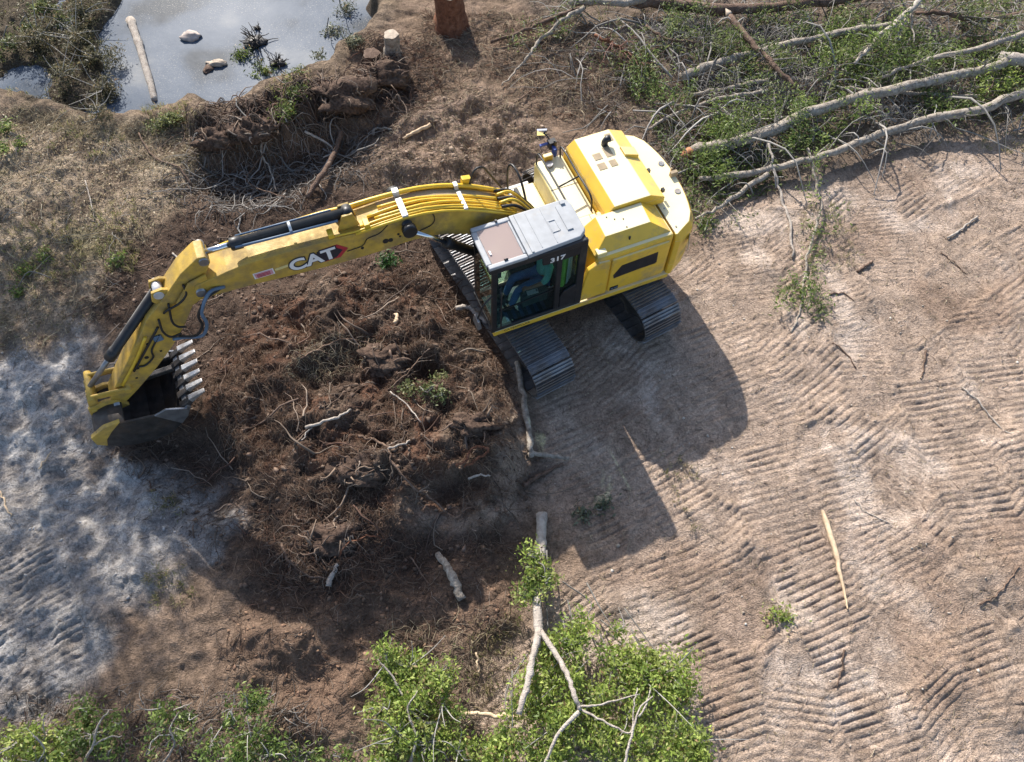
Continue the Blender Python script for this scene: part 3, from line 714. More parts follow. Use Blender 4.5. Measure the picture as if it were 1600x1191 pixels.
    # left hood with its steep front
    b = B(); b.poly8([(-.30, .575, 2.171), (-1.76, .575, 2.171), (-1.76, 1.20, 2.171), (-.30, 1.20, 2.171), (-.58, .575, 2.40), (-1.44, .575, 2.40), (-1.40, 1.03, 2.40), (-.56, 1.03, 2.40)])
    lh = b.done('side_hood', 'yellow', ex, bevel=.012)
    b = B(); b.box((-.52, 1.10, 2.172), (-.34, 1.24, 2.25)); b.done('hood_hinge_block', 'paleyellow', ex, bevel=.015)
    for x, y in ((-.75, .66), (-.98, .98), (-1.0, .80), (-.86, .75)):
        b = B(); b.tube([(x, y, 2.398), (x, y, 2.407)], .014, 8); b.done('hood_bolt', 'black', lh)
    b = B(); b.tube([(-.98, 1.13, 2.25), (-.98, 1.13, 2.31)], .018, 8); b.done('hood_pin', 'black', lh)
    # fuel tank, steps and front right corner
    b = B(); b.box((-.78, -1.27, 1.072), (-.22, .28, 2.06)); tk = b.done('fuel_tank', 'paleyellow', ex, bevel=.04, seg=3)
    b = B(); b.box((-.76, -.52, 2.058), (-.24, -.512, 2.066)); b.done('tank_seam', 'tan', tk)
    b = B(); b.tube([(-.44, -1.08, 2.05), (-.44, -1.08, 2.12)], .075, 18); b.done('filler_cap', 'steel', tk)
    b = B(); b.box((-.215, -1.25, 1.072), (.16, -.62, 1.56)); b.box((-.215, -.60, 1.072), (.12, .26, 1.50)); b.done('tool_box', 'paleyellow', ex, bevel=.03)
    b = B(); b.poly8([(.20, -1.27, 1.072), (.62, -1.16, 1.072), (.62, -.44, 1.072), (.20, -.44, 1.072), (.20, -1.27, 1.32), (.58, -1.14, 1.16), (.60, -.46, 1.20), (.20, -.46, 1.32)]); b.done('front_step_cover', 'paleyellow', ex, bevel=.02)
    for k in range(3):
        b = B(); b.box((-.20 + 0.0, -1.50 + k * .075, 1.30 - .0), (.28, -1.445 + k * .075, 1.335)); b.done('step_tread', 'clamp', ex)
    b = B(); b.box((-.20, -1.50, 1.26), (-.16, -1.27, 1.30)); b.box((.24, -1.50, 1.26), (.28, -1.27, 1.30)); b.done('step_bracket', 'darksteel', ex)
    hr = B(); hr.tube([tuple(p) for p in spline([(.26, -1.36, 1.1), (.26, -1.38, 1.9), (.20, -1.30, 2.12), (.17, -.95, 2.05), (.17, -.60, 1.6), (.17, -.58, 1.35)], 6)], .022, 8)
    hr.tube([tuple(p) for p in spline([(-.24, -1.20, 2.06), (-.26, -1.16, 2.34), (-.27, -.6, 2.36), (-.27, .10, 2.36), (-.30, .18, 2.30), (-.32, .18, 2.06)], 6)], .018, 8)
    hr.tube([tuple(p) for p in spline([(-.72, -1.20, 2.06), (-.72, -1.16, 2.34), (-.72, -.5, 2.36), (-.72, .08, 2.36), (-.72, .18, 2.06)], 6)], .018, 8)
    hr.tube([(-.27, -.30, 2.36), (-.72, -.40, 2.36)], .016, 8); hr.done('handrail', 'black', ex)
    b = B(); b.box((.14, -1.20, 1.562), (.21, -.50, 1.60)); b.tube([tuple(p) for p in spline([(.15, -.55, 1.58), (.0, -.40, 1.72), (-.15, -.30, 1.70), (-.22, -.1, 1.60)], 6)], .02, 8); b.tube([tuple(p) for p in spline([(.4, -.40, 1.35), (.2, -.25, 1.66), (-.1, -.1, 1.70), (-.2, .15, 1.6)], 6)], .022, 8); b.done('engine_hoses', 'rubber', ex)
    # mirror, camera and lamp cluster on the right corner
    b = B(); b.tube([tuple(p) for p in spline([(-.62, -1.22, 2.0), (-.64, -1.34, 2.3), (-.66, -1.42, 2.55)], 5)], .022, 8); b.box((-.70, -1.52, 2.36), (-.56, -1.40, 2.52)); mr = b.done('mirror_bracket', 'black', ex); mr.location = (0, .06, -.2)
    b = B(); b.box((-.66, -1.40, 2.30), (-.60, -1.28, 2.46)); b.box((-.60, -1.52, 2.42), (-.40, -1.47, 2.46)); b.done('mirror_arm', 'blue', mr, bevel=.006)
    b = B(); b.poly8([(-.62, -1.68, 2.50), (-.44, -1.74, 2.50), (-.43, -1.70, 2.50), (-.60, -1.64, 2.50), (-.62, -1.68, 2.62), (-.44, -1.74, 2.62), (-.43, -1.70, 2.62), (-.60, -1.64, 2.62)]); b.done('mirror', 'chrome', mr)
    b = B(); b.tube([(-.63, -1.48, 2.46), (-.58, -1.60, 2.54), (-.53, -1.70, 2.56)], .014, 8); b.done('mirror_rod', 'black', mr)
    b = B(); b.box((-.56, -1.26, 2.07), (-.38, -1.17, 2.20)); b.done('work_lamp', 'yellow', ex, bevel=.015)
    # swing-out pins and the boom bracket
    for y in (-.37, .37):
        b = B(); b.prism_y([(-.2, 1.06), (.85, 1.06), (.70, 1.55), (.42, 1.95), (.20, 1.95), (.0, 1.6)], y - .03, y + .03); b.done('boom_bracket', 'yellow', ex, bevel=.01)
build_upper()

def build_cab():
    X0, X1, Y0, Y1, Z0, Z1 = -.04, 1.66, .44, 1.33, 1.10, 2.90
    b = B()
    for x in (X0 + .04, .42, X1 - .06):
        for y in (Y0 + .04, Y1 - .035):
            w = .14 if x < .1 else (.09 if x > 1 else .10)
            b.bar((x, y, Z0), (x - (.05 if x > 1 else 0), y, Z1), .07, w, (1, 0, 0))
    for y in (Y0 + .04, Y1 - .035):
        b.bar((X0, y, Z0 + .03), (X1, y, Z0 + .03), .075, .10); b.bar((X0, y, Z1 - .05), (X1 - .04, y, Z1 - .05), .075, .12)
    for z in (Z0 + .04, Z1 - .04):
        for x in (X0 + .03, X1 - .05): b.bar((x, Y0, z), (x, Y1, z), .08, .09)
    b.prism_y([(X0, Z0), (.36, Z0), (.36, 1.50), (.30, 1.62), (.08, 1.72), (X0, 1.9)], Y1 - .06, Y1 - .004)
    b.prism_y([(X0, 2.58), (.40, 2.56), (.72, 2.58), (.74, 2.87), (X0, 2.87)], Y1 - .055, Y1 - .006)
    cab = b.done('cab', 'black', ex, bevel=.015)
    # panes
    for nm, prof, y in (('door_window', [(.46, 1.16), (1.56, 1.16), (1.54, 2.78), (.46, 2.78)], Y1 - .03), ('quarter_window', [(.04, 1.72), (.28, 1.62), (.37, 1.62), (.37, 2.66), (.04, 2.66)], Y1 - .045), ('offside_window', [(.04, 1.5), (1.54, 1.16), (1.52, 2.78), (.04, 2.78)], Y0 + .03)):
        b = B(); b.prism_y(prof, y, y + .006); b.done(nm, 'glass', cab)
    b = B(); b.poly8([(X1 - .03, Y0 + .05, Z0 + .06), (X1 - .02, Y0 + .05, Z0 + .06), (X1 - .02, Y1 - .05, Z0 + .06), (X1 - .03, Y1 - .05, Z0 + .06), (X1 - .08, Y0 + .05, Z1 - .06), (X1 - .07, Y0 + .05, Z1 - .06), (X1 - .07, Y1 - .05, Z1 - .06), (X1 - .08, Y1 - .05, Z1 - .06)]); b.done('windscreen', 'glass', cab)
    b = B(); b.box((X0 + .03, Y0 + .06, 1.75), (X0 + .038, Y1 - .06, Z1 - .1)); b.done('rear_window', 'glass', cab)
    b = B(); b.box((X0 + .02, Y0 + .05, Z0 - .01), (X1 - .04, Y1 - .05, Z0 + .03)); b.box((X0 + .03, Y0 + .06, Z0 + .03), (X0 + .07, Y1 - .07, 1.74)); b.done('cab_floor', 'interior', cab)
    # roof: grey shell with the brown skylight in front
    b = B(); pl = [(-.06, .47), (-.09, .60), (-.09, 1.14), (-.05, 1.20), (.05, 1.28), (.98, 1.325), (.98, .43), (.0, .43)]
    b.prism_z(pl, 2.885, 2.965, [(x * .985 + .01, .88 + (y - .88) * .96) for x, y in pl]); rf = b.done('roof', 'roof', cab, bevel=.018, seg=3)
    for (x0, x1, y0, y1, h) in ((.70, .715, .50, 1.24, .008), (.44, .455, .50, 1.24, .008), (.10, .20, .56, 1.08, .02), (.86, .90, .47, 1.28, .022), (.30, .315, .80, 1.02, .012), (.42, .44, .78, 1.04, .012), (.31, .43, .79, .805, .012), (.31, .43, 1.02, 1.035, .012), (.02, .10, .48, .56, .03)):
        b = B(); b.box((x0, y0, 2.955), (x1, y1, 2.965 + h)); b.done('roof_rib', 'roof', rf, bevel=.004)
    b = B()
    b.box((.985, .44, 2.885), (1.64, .53, 2.955)); b.box((.985, 1.235, 2.885), (1.64, 1.325, 2.955)); b.box((1.56, .532, 2.885), (1.66, 1.233, 2.945)); b.box((.985, .532, 2.885), (1.03, 1.233, 2.955))
    sf = b.done('skylight_frame', 'roof', cab, bevel=.02, seg=3)
    b = B(); b.box((1.031, .531, 2.925), (1.559, 1.234, 2.937)); b.done('skylight', 'skylight', cab)
    b = B(); b.box((1.50, .98, 2.938), (1.53, 1.06, 2.955)); b.done('skylight_latch', 'clamp', cab)
    b = B(); b.tube([(1.30, 1.24, 2.956), (1.36, 1.24, 2.964)], .02, 8); b.tube([(1.2, .47, 2.95), (1.2, .47, 2.99)], .022, 8); b.done('roof_fastener', 'black', cab)
    text_mesh('unit_number', '317', .15, 'white', cab, side_frame(.47, 1.333, 2.665, 0, 1.2), .003, .004)
    # front corner mirror and rails
    b = B(); b.tube([tuple(p) for p in spline([(1.58, 1.30, 2.2), (1.78, 1.36, 2.1), (1.90, 1.34, 1.72)], 6)], .016, 8); mm = b.done('mirror_stalk', 'black', cab)
    b = B(); b.poly8([(1.86, 1.22, 1.52), (1.95, 1.20, 1.52), (1.95, 1.46, 1.52), (1.86, 1.44, 1.52), (1.88, 1.24, 1.74), (1.93, 1.24, 1.74), (1.93, 1.42, 1.74), (1.88, 1.42, 1.74)]); b.done('mirror', 'steel', cab, bevel=.02)
    b = B(); b.tube([(1.50, 1.37, 1.25), (1.50, 1.40, 1.3), (1.48, 1.40, 2.3), (1.48, 1.33, 2.36)], .014, 8); b.done('grab_rail', 'black', cab)
    b = B(); b.tube([(.52, 1.335, 1.95), (.52, 1.36, 1.97), (.62, 1.36, 1.97), (.62, 1.335, 1.95)], .012, 8); b.done('grab_handle', 'black', cab)
    b = B(); b.bar((.5, 1.30, 1.78), (1.5, 1.30, 1.66), .02, .022); b.done('window_bar', 'black', cab)
    # seat and levers
    b = B(); b.poly8([(.40, .64, 1.42), (.92, .64, 1.42), (.92, 1.12, 1.42), (.40, 1.12, 1.42), (.40, .64, 1.57), (.92, .64, 1.60), (.92, 1.12, 1.60), (.40, 1.12, 1.57)])
    b.poly8([(.30, .66, 1.55), (.42, .66, 1.55), (.42, 1.10, 1.55), (.30, 1.10, 1.55), (.16, .68, 2.30), (.26, .68, 2.30), (.26, 1.08, 2.30), (.16, 1.08, 2.30)]); b.box((.35, .70, 1.13), (.85, 1.06, 1.42)); b.done('driver_seat', 'seat', cab, bevel=.03)
    for y in (.60, 1.16):
        b = B(); b.box((.55, y - .06, 1.40), (1.02, y + .06, 1.70)); b.tube([(.96, y, 1.70), (.99, y, 1.83)], [.02, .028], 8); b.done('control_console', 'interior', cab, bevel=.01)
    b = B(); b.box((1.22, .52, 1.75), (1.28, .72, 1.95)); b.tube([(1.25, .6, 1.13), (1.25, .6, 1.76)], .02, 8); b.done('monitor', 'interior', cab)
    for y in (.78, .96):
        b = B(); b.box((1.20, y - .05, 1.14), (1.42, y + .05, 1.20)); b.tube([(1.28, y, 1.18), (1.24, y, 1.55)], .014, 8); b.done('travel_pedal', 'interior', cab)
    for k in range(6):
        b = B(); b.box((.56 + k * .14, 1.0, 1.135), (.62 + k * .14, 1.27, 1.15)); b.done('floor_mat_rib', 'bluehose', cab)
    return cab
cab = build_cab()

BOOM_TOP = [(.32, 1.98), (.55, 2.50), (.80, 2.76), (1.06, 2.95), (1.30, 3.10), (1.55, 3.23), (1.80, 3.34), (2.02, 3.42), (2.30, 3.49), (2.60, 3.52), (2.95, 3.52), (3.40, 3.47), (3.80, 3.46), (4.2, 3.47), (4.6, 3.49), (5.0, 3.50), (5.35, 3.46), (5.62, 3.40), (5.86, 3.36)]
BOOM_TOP = [(x, z - .075 * max(0, min(1, (x - .5) / .5)) * max(0, min(1, (3.9 - x) / .7))) for x, z in BOOM_TOP]
BOOM_BOT = [(5.93, 3.24), (5.90, 3.10), (5.80, 3.03), (5.07, 2.985), (4.29, 2.90), (3.88, 2.865), (3.47, 2.845), (3.05, 2.84), (2.75, 2.86), (2.5, 2.86), (2.22, 2.82), (1.96, 2.74), (1.58, 2.56), (1.1, 2.24), (.62, 1.86), (.40, 1.74), (.28, 1.80)]
def build_boom():
    W = .255
    b = B(); b.prism_y(BOOM_TOP + BOOM_BOT, -W, W); bo = b.done('boom', 'boomyellow', ex, bevel=.012)
    # flange lips along the top edges
    top = [(x, z) for x, z in BOOM_TOP if x > .7]
    for y in (-W - .01, W + .01):
        b = B(); b.tube([(x, y, z + .005) for x, z in top if x < 3.5 or y < 0], .022, 8); b.done('flange', 'pipe', bo)
    def ztop(x): return float(np.interp(x, [p[0] for p in BOOM_TOP], [p[1] for p in BOOM_TOP]))
    # hydraulic pipes over the back of the boom
    for k, y in enumerate((-.235, -.05, .03, .105, .175, .225)):
        r = (.036, .026, .024, .026, .022, .016)[k]; xe = (4.55, 2.95, 3.15, 3.05, 3.30, 3.75)[k]
        xs = list(np.linspace(.72, xe, 26)); h = .06 if k == 0 else .026
        b = B(); b.tube([(x, y + .012 * math.sin(x * 3 + k * 2.1), ztop(x) + h + .012 * math.sin(x * 2.3 + k)) for x in xs], r, 8); b.done('hydraulic_pipe', 'pipe', bo)
    for x, w in ((2.60, .10), (1.62, .07)):
        z = ztop(x); b = B(); b.poly8([(x - w / 2, -.10, z - .01), (x + w / 2, -.10, z - .01), (x + w / 2, .27, z - .01), (x - w / 2, .27, z - .01), (x - w / 2, -.10, z + .066), (x + w / 2, -.10, z + .066), (x + w / 2, .27, z + .056), (x - w / 2, .27, z + .056)]); b.done('pipe_clamp', 'clamp', bo, bevel=.006)
        b = B(); b.box((x - w / 2, -.285, z - .01), (x + w / 2, -.185, z + .105)); b.done('pipe_clamp', 'clamp', bo, bevel=.006)
    for x in (3.20, 3.76):
        b = B(); b.box((x - .045, .11, ztop(x) + .01), (x + .045, .25, ztop(x) + .10)); b.done('pipe_bracket', 'pipe', bo, bevel=.008)
    b = B(); pts = [(x, z) for x, z in BOOM_TOP if .9 < x < 3.2]; b.prism_y([(x, z + .006) for x, z in pts] + [(x, z - .03) for x, z in pts[::-1]], -.20, -.085); b.done('grimy_top_plate', 'tan', bo)
    # loops of hose at the foot
    for k in range(5):
        b = B(); y = -.2 + k * .09; b.tube([tuple(p) for p in spline([(.98, y, ztop(.98) + .06), (.72, y + .02, 2.82 + .05 * (k % 2)), (.42, y + .03, 2.45), (.18, y + .02, 2.0), (.05, y, 1.55)], 6)], .026, 8); b.done('foot_hose', 'pipe' if k % 2 else 'rubber', bo)
    b = B(); b.tube([tuple(p) for p in spline([(1.38, -.22, 3.20), (1.28, -.26, 3.42), (1.12, -.30, 3.40), (.95, -.40, 3.05), (.7, -.5, 2.5), (.5, -.5, 2.0)], 6)], .018, 8); b.done('lamp_cable', 'rubber', bo)
    b = B(); b.poly8([(1.36, -.36, 3.12), (1.50, -.36, 3.14), (1.50, -.27, 3.14), (1.36, -.27, 3.12), (1.33, -.37, 3.25), (1.48, -.37, 3.28), (1.48, -.27, 3.28), (1.33, -.27, 3.25)]); b.done('boom_lamp', 'pipe', bo, bevel=.01)
    # thin hose and weld line on the left cheek
    b = B(); b.tube([tuple(p) for p in spline([(2.18, W + .012, 3.40), (2.15, W + .012, 3.22), (2.22, W + .012, 3.10), (2.42, W + .012, 3.05)], 6)], .008, 6); b.done('cheek_hose', 'rubber', bo)
    b = B(); b.tube([tuple(p) for p in spline([(2.90, W + .012, 3.40), (3.05, W + .012, 3.28), (3.25, W + .012, 3.24), (3.35, W + .012, 3.12), (3.60, W + .012, 3.10)], 6)], .007, 6); b.done('cheek_hose', 'rubber', bo)
    for x, z, r in ((2.98, 3.05, .05), (2.90, 3.04, .04), (3.36, 3.06, .025), (2.76, 3.12, .022), (2.74, 3.06, .018)):
        b = B(); b.tube([(x, W, z), (x, W + .012, z)], r, 8); b.done('grease_point', 'black', bo)
    b = B(); b.tube([(2.60, -.42, 3.30), (2.60, .42, 3.30)], .085, 20); b.done('boom_pin', 'black', bo)
    # lettering with its red and dark six-sided mark
    tl = math.radians(1.5)
    def plate(poly, y, mt, nm):
        bb = B(); bb.prism_y([(x, z) for x, z in poly], y, y + .003); return bb.done(nm, mt, bo)
    plate([(3.96, 3.31), (3.72, 3.32), (3.57, 3.165), (3.72, 3.01), (3.98, 3.01)], W + .002, 'red', 'hexagon_mark')
    plate([(4.05, 3.285), (3.78, 3.29), (3.66, 3.165), (3.78, 3.04), (4.05, 3.035)], W + .006, 'navy', 'hexagon_mark')
    text_mesh('boom_lettering_outline', 'CAT', .335, 'navy', bo, side_frame(4.135, W + .009, 3.15, tl, 1.12), .002, .028, 1.0)
    text_mesh('boom_lettering', 'CAT', .335, 'white', bo, side_frame(4.135, W + .014, 3.15, tl, 1.12), .002, .011, 1.0)
    plate([(5.05, 3.24), (4.74, 3.235), (4.74, 3.10), (5.05, 3.11)], W + .002, 'white', 'decal_ground')
    plate([(5.03, 3.225), (4.76, 3.22), (4.76, 3.115), (5.03, 3.125)], W + .006, 'pink', 'decal_print')
    for k in range(3): plate([(5.0, 3.20 - k * .03), (4.80, 3.197 - k * .03), (4.80, 3.183 - k * .03), (5.0, 3.186 - k * .03)], W + .010, 'red', 'decal_line')
    plate([(4.72, 3.20), (4.45, 3.215), (4.45, 3.165), (4.72, 3.15)], W + .002, 'paleyellow', 'decal_strip')
    # lift cylinders either side
    for y in (.40, -.40):
        a, c = Vector((2.60, y, 3.30)), Vector((.62, y, 1.30)); d = (c - a)
        b = B(); b.tube([a + d * .02, a + d * .30], .042, 14); rod = b.done('lift_cylinder_rod', 'chrome', ex)
        b = B(); b.tube([a + d * .27, a + d * .28, a + d * .33, a + d * .331, a + d], [.085, .098, .098, .082, .082], 18); b.done('lift_cylinder', 'black', ex)
        b = B(); s = .04 if y > 0 else -.04; b.tube([(2.60, y - .055, 3.30), (2.60, y + .055, 3.30)], .115, 20); b.done('cylinder_eye', 'black', ex)
    # stick cylinder along the top
    a, c = Vector((5.60, 0, 3.72)), Vector((3.42, 0, 3.645)); d = c - a
    for yy in (-.11, .11):
        b = B(); b.prism_y([(3.29, 3.44), (3.64, 3.43), (3.52, 3.72), (3.36, 3.72)], yy - .02, yy + .02); b.done('cylinder_lug', 'boomyellow', bo, bevel=.006)
    b = B(); b.tube([a, a + d * .22], .047, 14); b.done('stick_cylinder_rod', 'chrome', ex)
    b = B(); b.tube([a + d * .19, a + d * .20, a + d * .27, a + d * .271, a + d * .98], [.085, .10, .10, .083, .083], 18); b.tube([c + Vector((0, -.09, 0)), c + Vector((0, .09, 0))], .09, 16); sc_ = b.done('stick_cylinder', 'black', ex)
    b = B(); b.tube([a + d * .22 + Vector((0, .10, .03)), a + d * .45 + Vector((0, .11, .02)), a + d * .92 + Vector((0, .11, .0))], .02, 8); b.tube([a + d * .24 + Vector((0, -.09, .05)), a + d * .9 + Vector((0, -.09, .04))], .016, 8); b.done('cylinder_pipe', 'bluehose', sc_)
    b = B(); e = a + d * .60; b.tube([e - d * .01, e + d * .01], .10, 18); b.done('cylinder_band', 'clamp', sc_)
    return bo
boom = build_boom()

def build_stick():
    W = .17
    prof = [(5.55, 3.80), (5.66, 3.82), (5.98, 3.60), (6.28, 3.30), (6.62, 2.98), (6.78, 2.84), (6.95, 2.60), (7.3, 2.16), (7.75, 1.60), (8.10, 1.12), (8.14, .98), (8.06, .88), (7.95, .90), (7.62, 1.16), (7.10, 1.62), (6.72, 2.00), (6.32, 2.48), (6.08, 2.84), (5.94, 3.02), (5.80, 3.06), (5.72, 3.18), (5.66, 3.45), (5.52, 3.66)]
    b = B(); b.prism_y(prof, -W, W); st = b.done('stick', 'boomyellow', ex, bevel=.012)
    for y in (-.235, .20):
        b = B(); b.prism_y([(5.66, 3.50), (5.95, 3.42), (6.25, 3.08), (6.15, 2.88), (5.95, 2.98), (5.70, 3.10)], y, y + .035); b.done('stick_cheek', 'boomyellow', st, bevel=.008)
    b = B(); b.tube([(5.84, -.30, 3.20), (5.84, .30, 3.20)], .075, 18); b.done('stick_pin', 'steel', st)
    b = B(); b.tube([(5.60, -.2, 3.72), (5.60, .2, 3.72)], .07, 16); b.done('cylinder_pin', 'steel', st)
    # hoses round the joint
    b = B(); b.tube([tuple(p) for p in spline([(5.50, .26, 3.16), (5.72, .33, 3.22), (5.95, .42, 2.96), (5.98, .44, 2.66), (6.15, .40, 2.36), (6.42, .26, 2.26), (6.62, .19, 2.22)], 6)], .028, 8); b.done('joint_hose', 'bluehose', st)
    b = B(); b.tube([tuple(p) for p in spline([(5.58, .24, 3.12), (5.80, .36, 3.14), (6.02, .42, 2.90), (6.06, .42, 2.62), (6.25, .36, 2.36), (6.50, .22, 2.28)], 6)], .022, 8); b.done('joint_hose', 'rubber', st)
    for k, pts in enumerate(([(6.02, .20, 3.40), (6.05, .23, 3.22), (6.20, .24, 3.08), (6.42, .22, 2.98), (6.5, .19, 2.9)], [(6.36, .19, 3.08), (6.45, .25, 2.74), (6.42, .26, 2.58), (6.32, .25, 2.50)], [(6.62, .19, 2.8), (6.66, .25, 2.56), (6.60, .27, 2.40), (6.45, .22, 2.34)])):
        b = B(); b.tube([tuple(p) for p in spline(pts, 6)], .018, 8); b.done('side_hose', 'rubber', st)
    b = B(); b.tube([tuple(p) for p in spline([(6.76, .185, 2.42), (7.0, .19, 2.12), (7.06, .19, 1.92), (7.24, .19, 1.78), (7.34, .19, 1.80)], 5)], .016, 8); b.tube([tuple(p) for p in spline([(6.7, .185, 2.62), (7.05, .19, 2.2), (7.45, .19, 1.72)], 5)], .02, 8); b.done('side_pipe', 'black', st)
    b = B(); b.tube([tuple(p) for p in spline([(6.95, .185, 2.48), (7.3, .19, 2.0), (7.75, .19, 1.45)], 5)], .026, 8); b.done('stick_pipe', 'pipe', st)
    b = B(); b.box((6.74, .17, 2.28), (6.88, .20, 2.42)); b.done('stick_lamp', 'bluehose', st, bevel=.01)
    for x, z, r in ((6.9, 2.0, .02), (7.0, 2.28, .025), (7.38, 1.75, .03), (7.5, 1.50, .02), (7.15, 1.95, .035)):
        b = B(); b.tube([(x, W, z), (x, W + .01, z)], r, 8); b.done('mud_splash', 'black', st)
    # bucket cylinder in front
    a, c = Vector((6.42, 0, 3.26)), Vector((8.28, 0, 1.42)); d = c - a
    b = B(); b.tube([a + d * .02, a + d * .60, a + d * .601, a + d * .68], [.078, .078, .092, .092], 18); b.done('bucket_cylinder', 'black', ex)
    b = B(); b.tube([a + d * .62, c], .044, 14); b.done('bucket_cylinder_rod', 'steel', ex)
    for yy in (-.11, .11):
        b = B(); b.prism_y([(6.24, 3.30), (6.34, 3.36), (6.50, 3.34), (6.56, 3.16), (6.50, 3.04)], yy - .025, yy + .025); b.done('cylinder_lug', 'boomyellow', st, bevel=.006)
    b = B(); b.tube([a + Vector((0, -.15, 0)), a + Vector((0, .15, 0))], .075, 16); b.done('cylinder_eye', 'clamp', st)
    # tipping links
    for yy in (-.22, .22):
        b = B(); b.bar((8.28, yy, 1.42), (7.72, yy, 1.34), .045, .13, (0, 0, 1)); b.done('tipping_lever', 'boomyellow', ex, bevel=.02)
        b = B(); b.bar((8.28, yy * .6, 1.42), (8.42, yy * .6, .98), .06, .15, (1, 0, 0)); b.done('tipping_link', 'boomyellow', ex, bevel=.02)
    for q in ((8.28, .30, 1.42), (8.42, .22, .98), (7.72, .27, 1.34)):
        b = B(); b.tube([(q[0], -q[1], q[2]), q], .058, 16); b.done('link_pin', 'boomyellow', ex)
    return st
build_stick()

def build_bucket():
    HW = .60
    out = [(7.98, 1.02), (8.20, 1.06), (8.46, .98), (8.56, .80), (8.52, .56), (8.38, .36), (8.12, .22), (7.80, .16), (7.48, .22), (7.22, .42), (7.06, .66), (7.00, .80)]
    inn = [(x + (7.85 - x) * .055, z + (.78 - z) * .075) for x, z in out]
    b = B(); bm = b.bm
    for y0, y1 in ((-HW, HW),):
        a = [[bm.verts.new((x, y, z)) for y in (y0, y1)] for x, z in out]; c = [[bm.verts.new((x, y, z)) for y in (y0 + .001, y1 - .001)] for x, z in inn]
        for i in range(len(out) - 1):
            bm.faces.new((a[i][0], a[i][1], a[i + 1][1], a[i + 1][0])); bm.faces.new((c[i][0], c[i + 1][0], c[i + 1][1], c[i][1]))
        for i in (0, len(out) - 1): bm.faces.new((a[i][0], a[i][1], c[i][1], c[i][0]))
    sh = b.done('bucket', 'bucket', ex)
    for y in (-HW - .018, HW - .018):
        b = B(); b.prism_y(out, y, y + .036); b.done('bucket_side', 'bucket', sh, bevel=.006)
        b = B(); yy = y - .012 if y < 0 else y + .012; b.prism_y([(7.00, .82), (7.06, .60), (7.24, .42), (7.52, .92), (7.30, 1.00)], yy, yy + .036); b.done('side_cutter', 'steel', sh, bevel=.006)
    b = B(); b.prism_y([(7.12, .62), (7.05, .60), (6.94, .80), (6.98, .86), (7.06, .82)], -HW, HW); b.done('cutting_lip', 'steel', sh, bevel=.008)
    for k in range(6):
        y = -.52 + k * .208
        b = B(); b.poly8([(7.10, y - .065, .62), (7.10, y + .065, .62), (7.12, y + .065, .82), (7.12, y - .065, .82), (6.80, y - .04, .92), (6.80, y + .04, .92), (6.83, y + .04, .985), (6.83, y - .04, .985)]); b.done('tooth_adapter', 'bucket', sh, bevel=.01)
        b = B(); b.poly8([(6.88, y - .05, .87), (6.88, y + .05, .87), (6.91, y + .05, .985), (6.91, y - .05, .985), (6.60, y - .036, 1.04), (6.60, y + .036, 1.04), (6.61, y + .036, 1.058), (6.61, y - .036, 1.058)]); b.done('tooth', 'tooth', sh, bevel=.008)
    for y in (-.17, .17):
        b = B(); b.prism_y([(7.90, .84), (8.00, 1.10), (8.16, 1.16), (8.48, 1.10), (8.52, .92), (8.50, .72)], y - .03, y + .03); b.done('bucket_ear', 'boomyellow', sh, bevel=.01)
    b = B(); b.prism_y([(8.02, 1.10), (8.30, 1.08), (8.58, .90), (8.60, .66), (8.48, .52), (8.40, .72), (8.24, .90)], .560, .642); b.done('bucket_shoulder', 'boomyellow', sh, bevel=.008)
    b = B(); b.tube([(8.05, -.26, .98), (8.05, .26, .98)], .07, 18); b.done('bucket_pin', 'steel', sh)
    # ripping fingers lying across the mouth
    for y in (-.42, -.16):
        b = B(); b.bar((7.98, y, .96), (7.05, y, .98), .10, .09, (0, 0, 1)); b.done('bucket_rib', 'bucket', sh, bevel=.012)
    return sh
build_bucket()

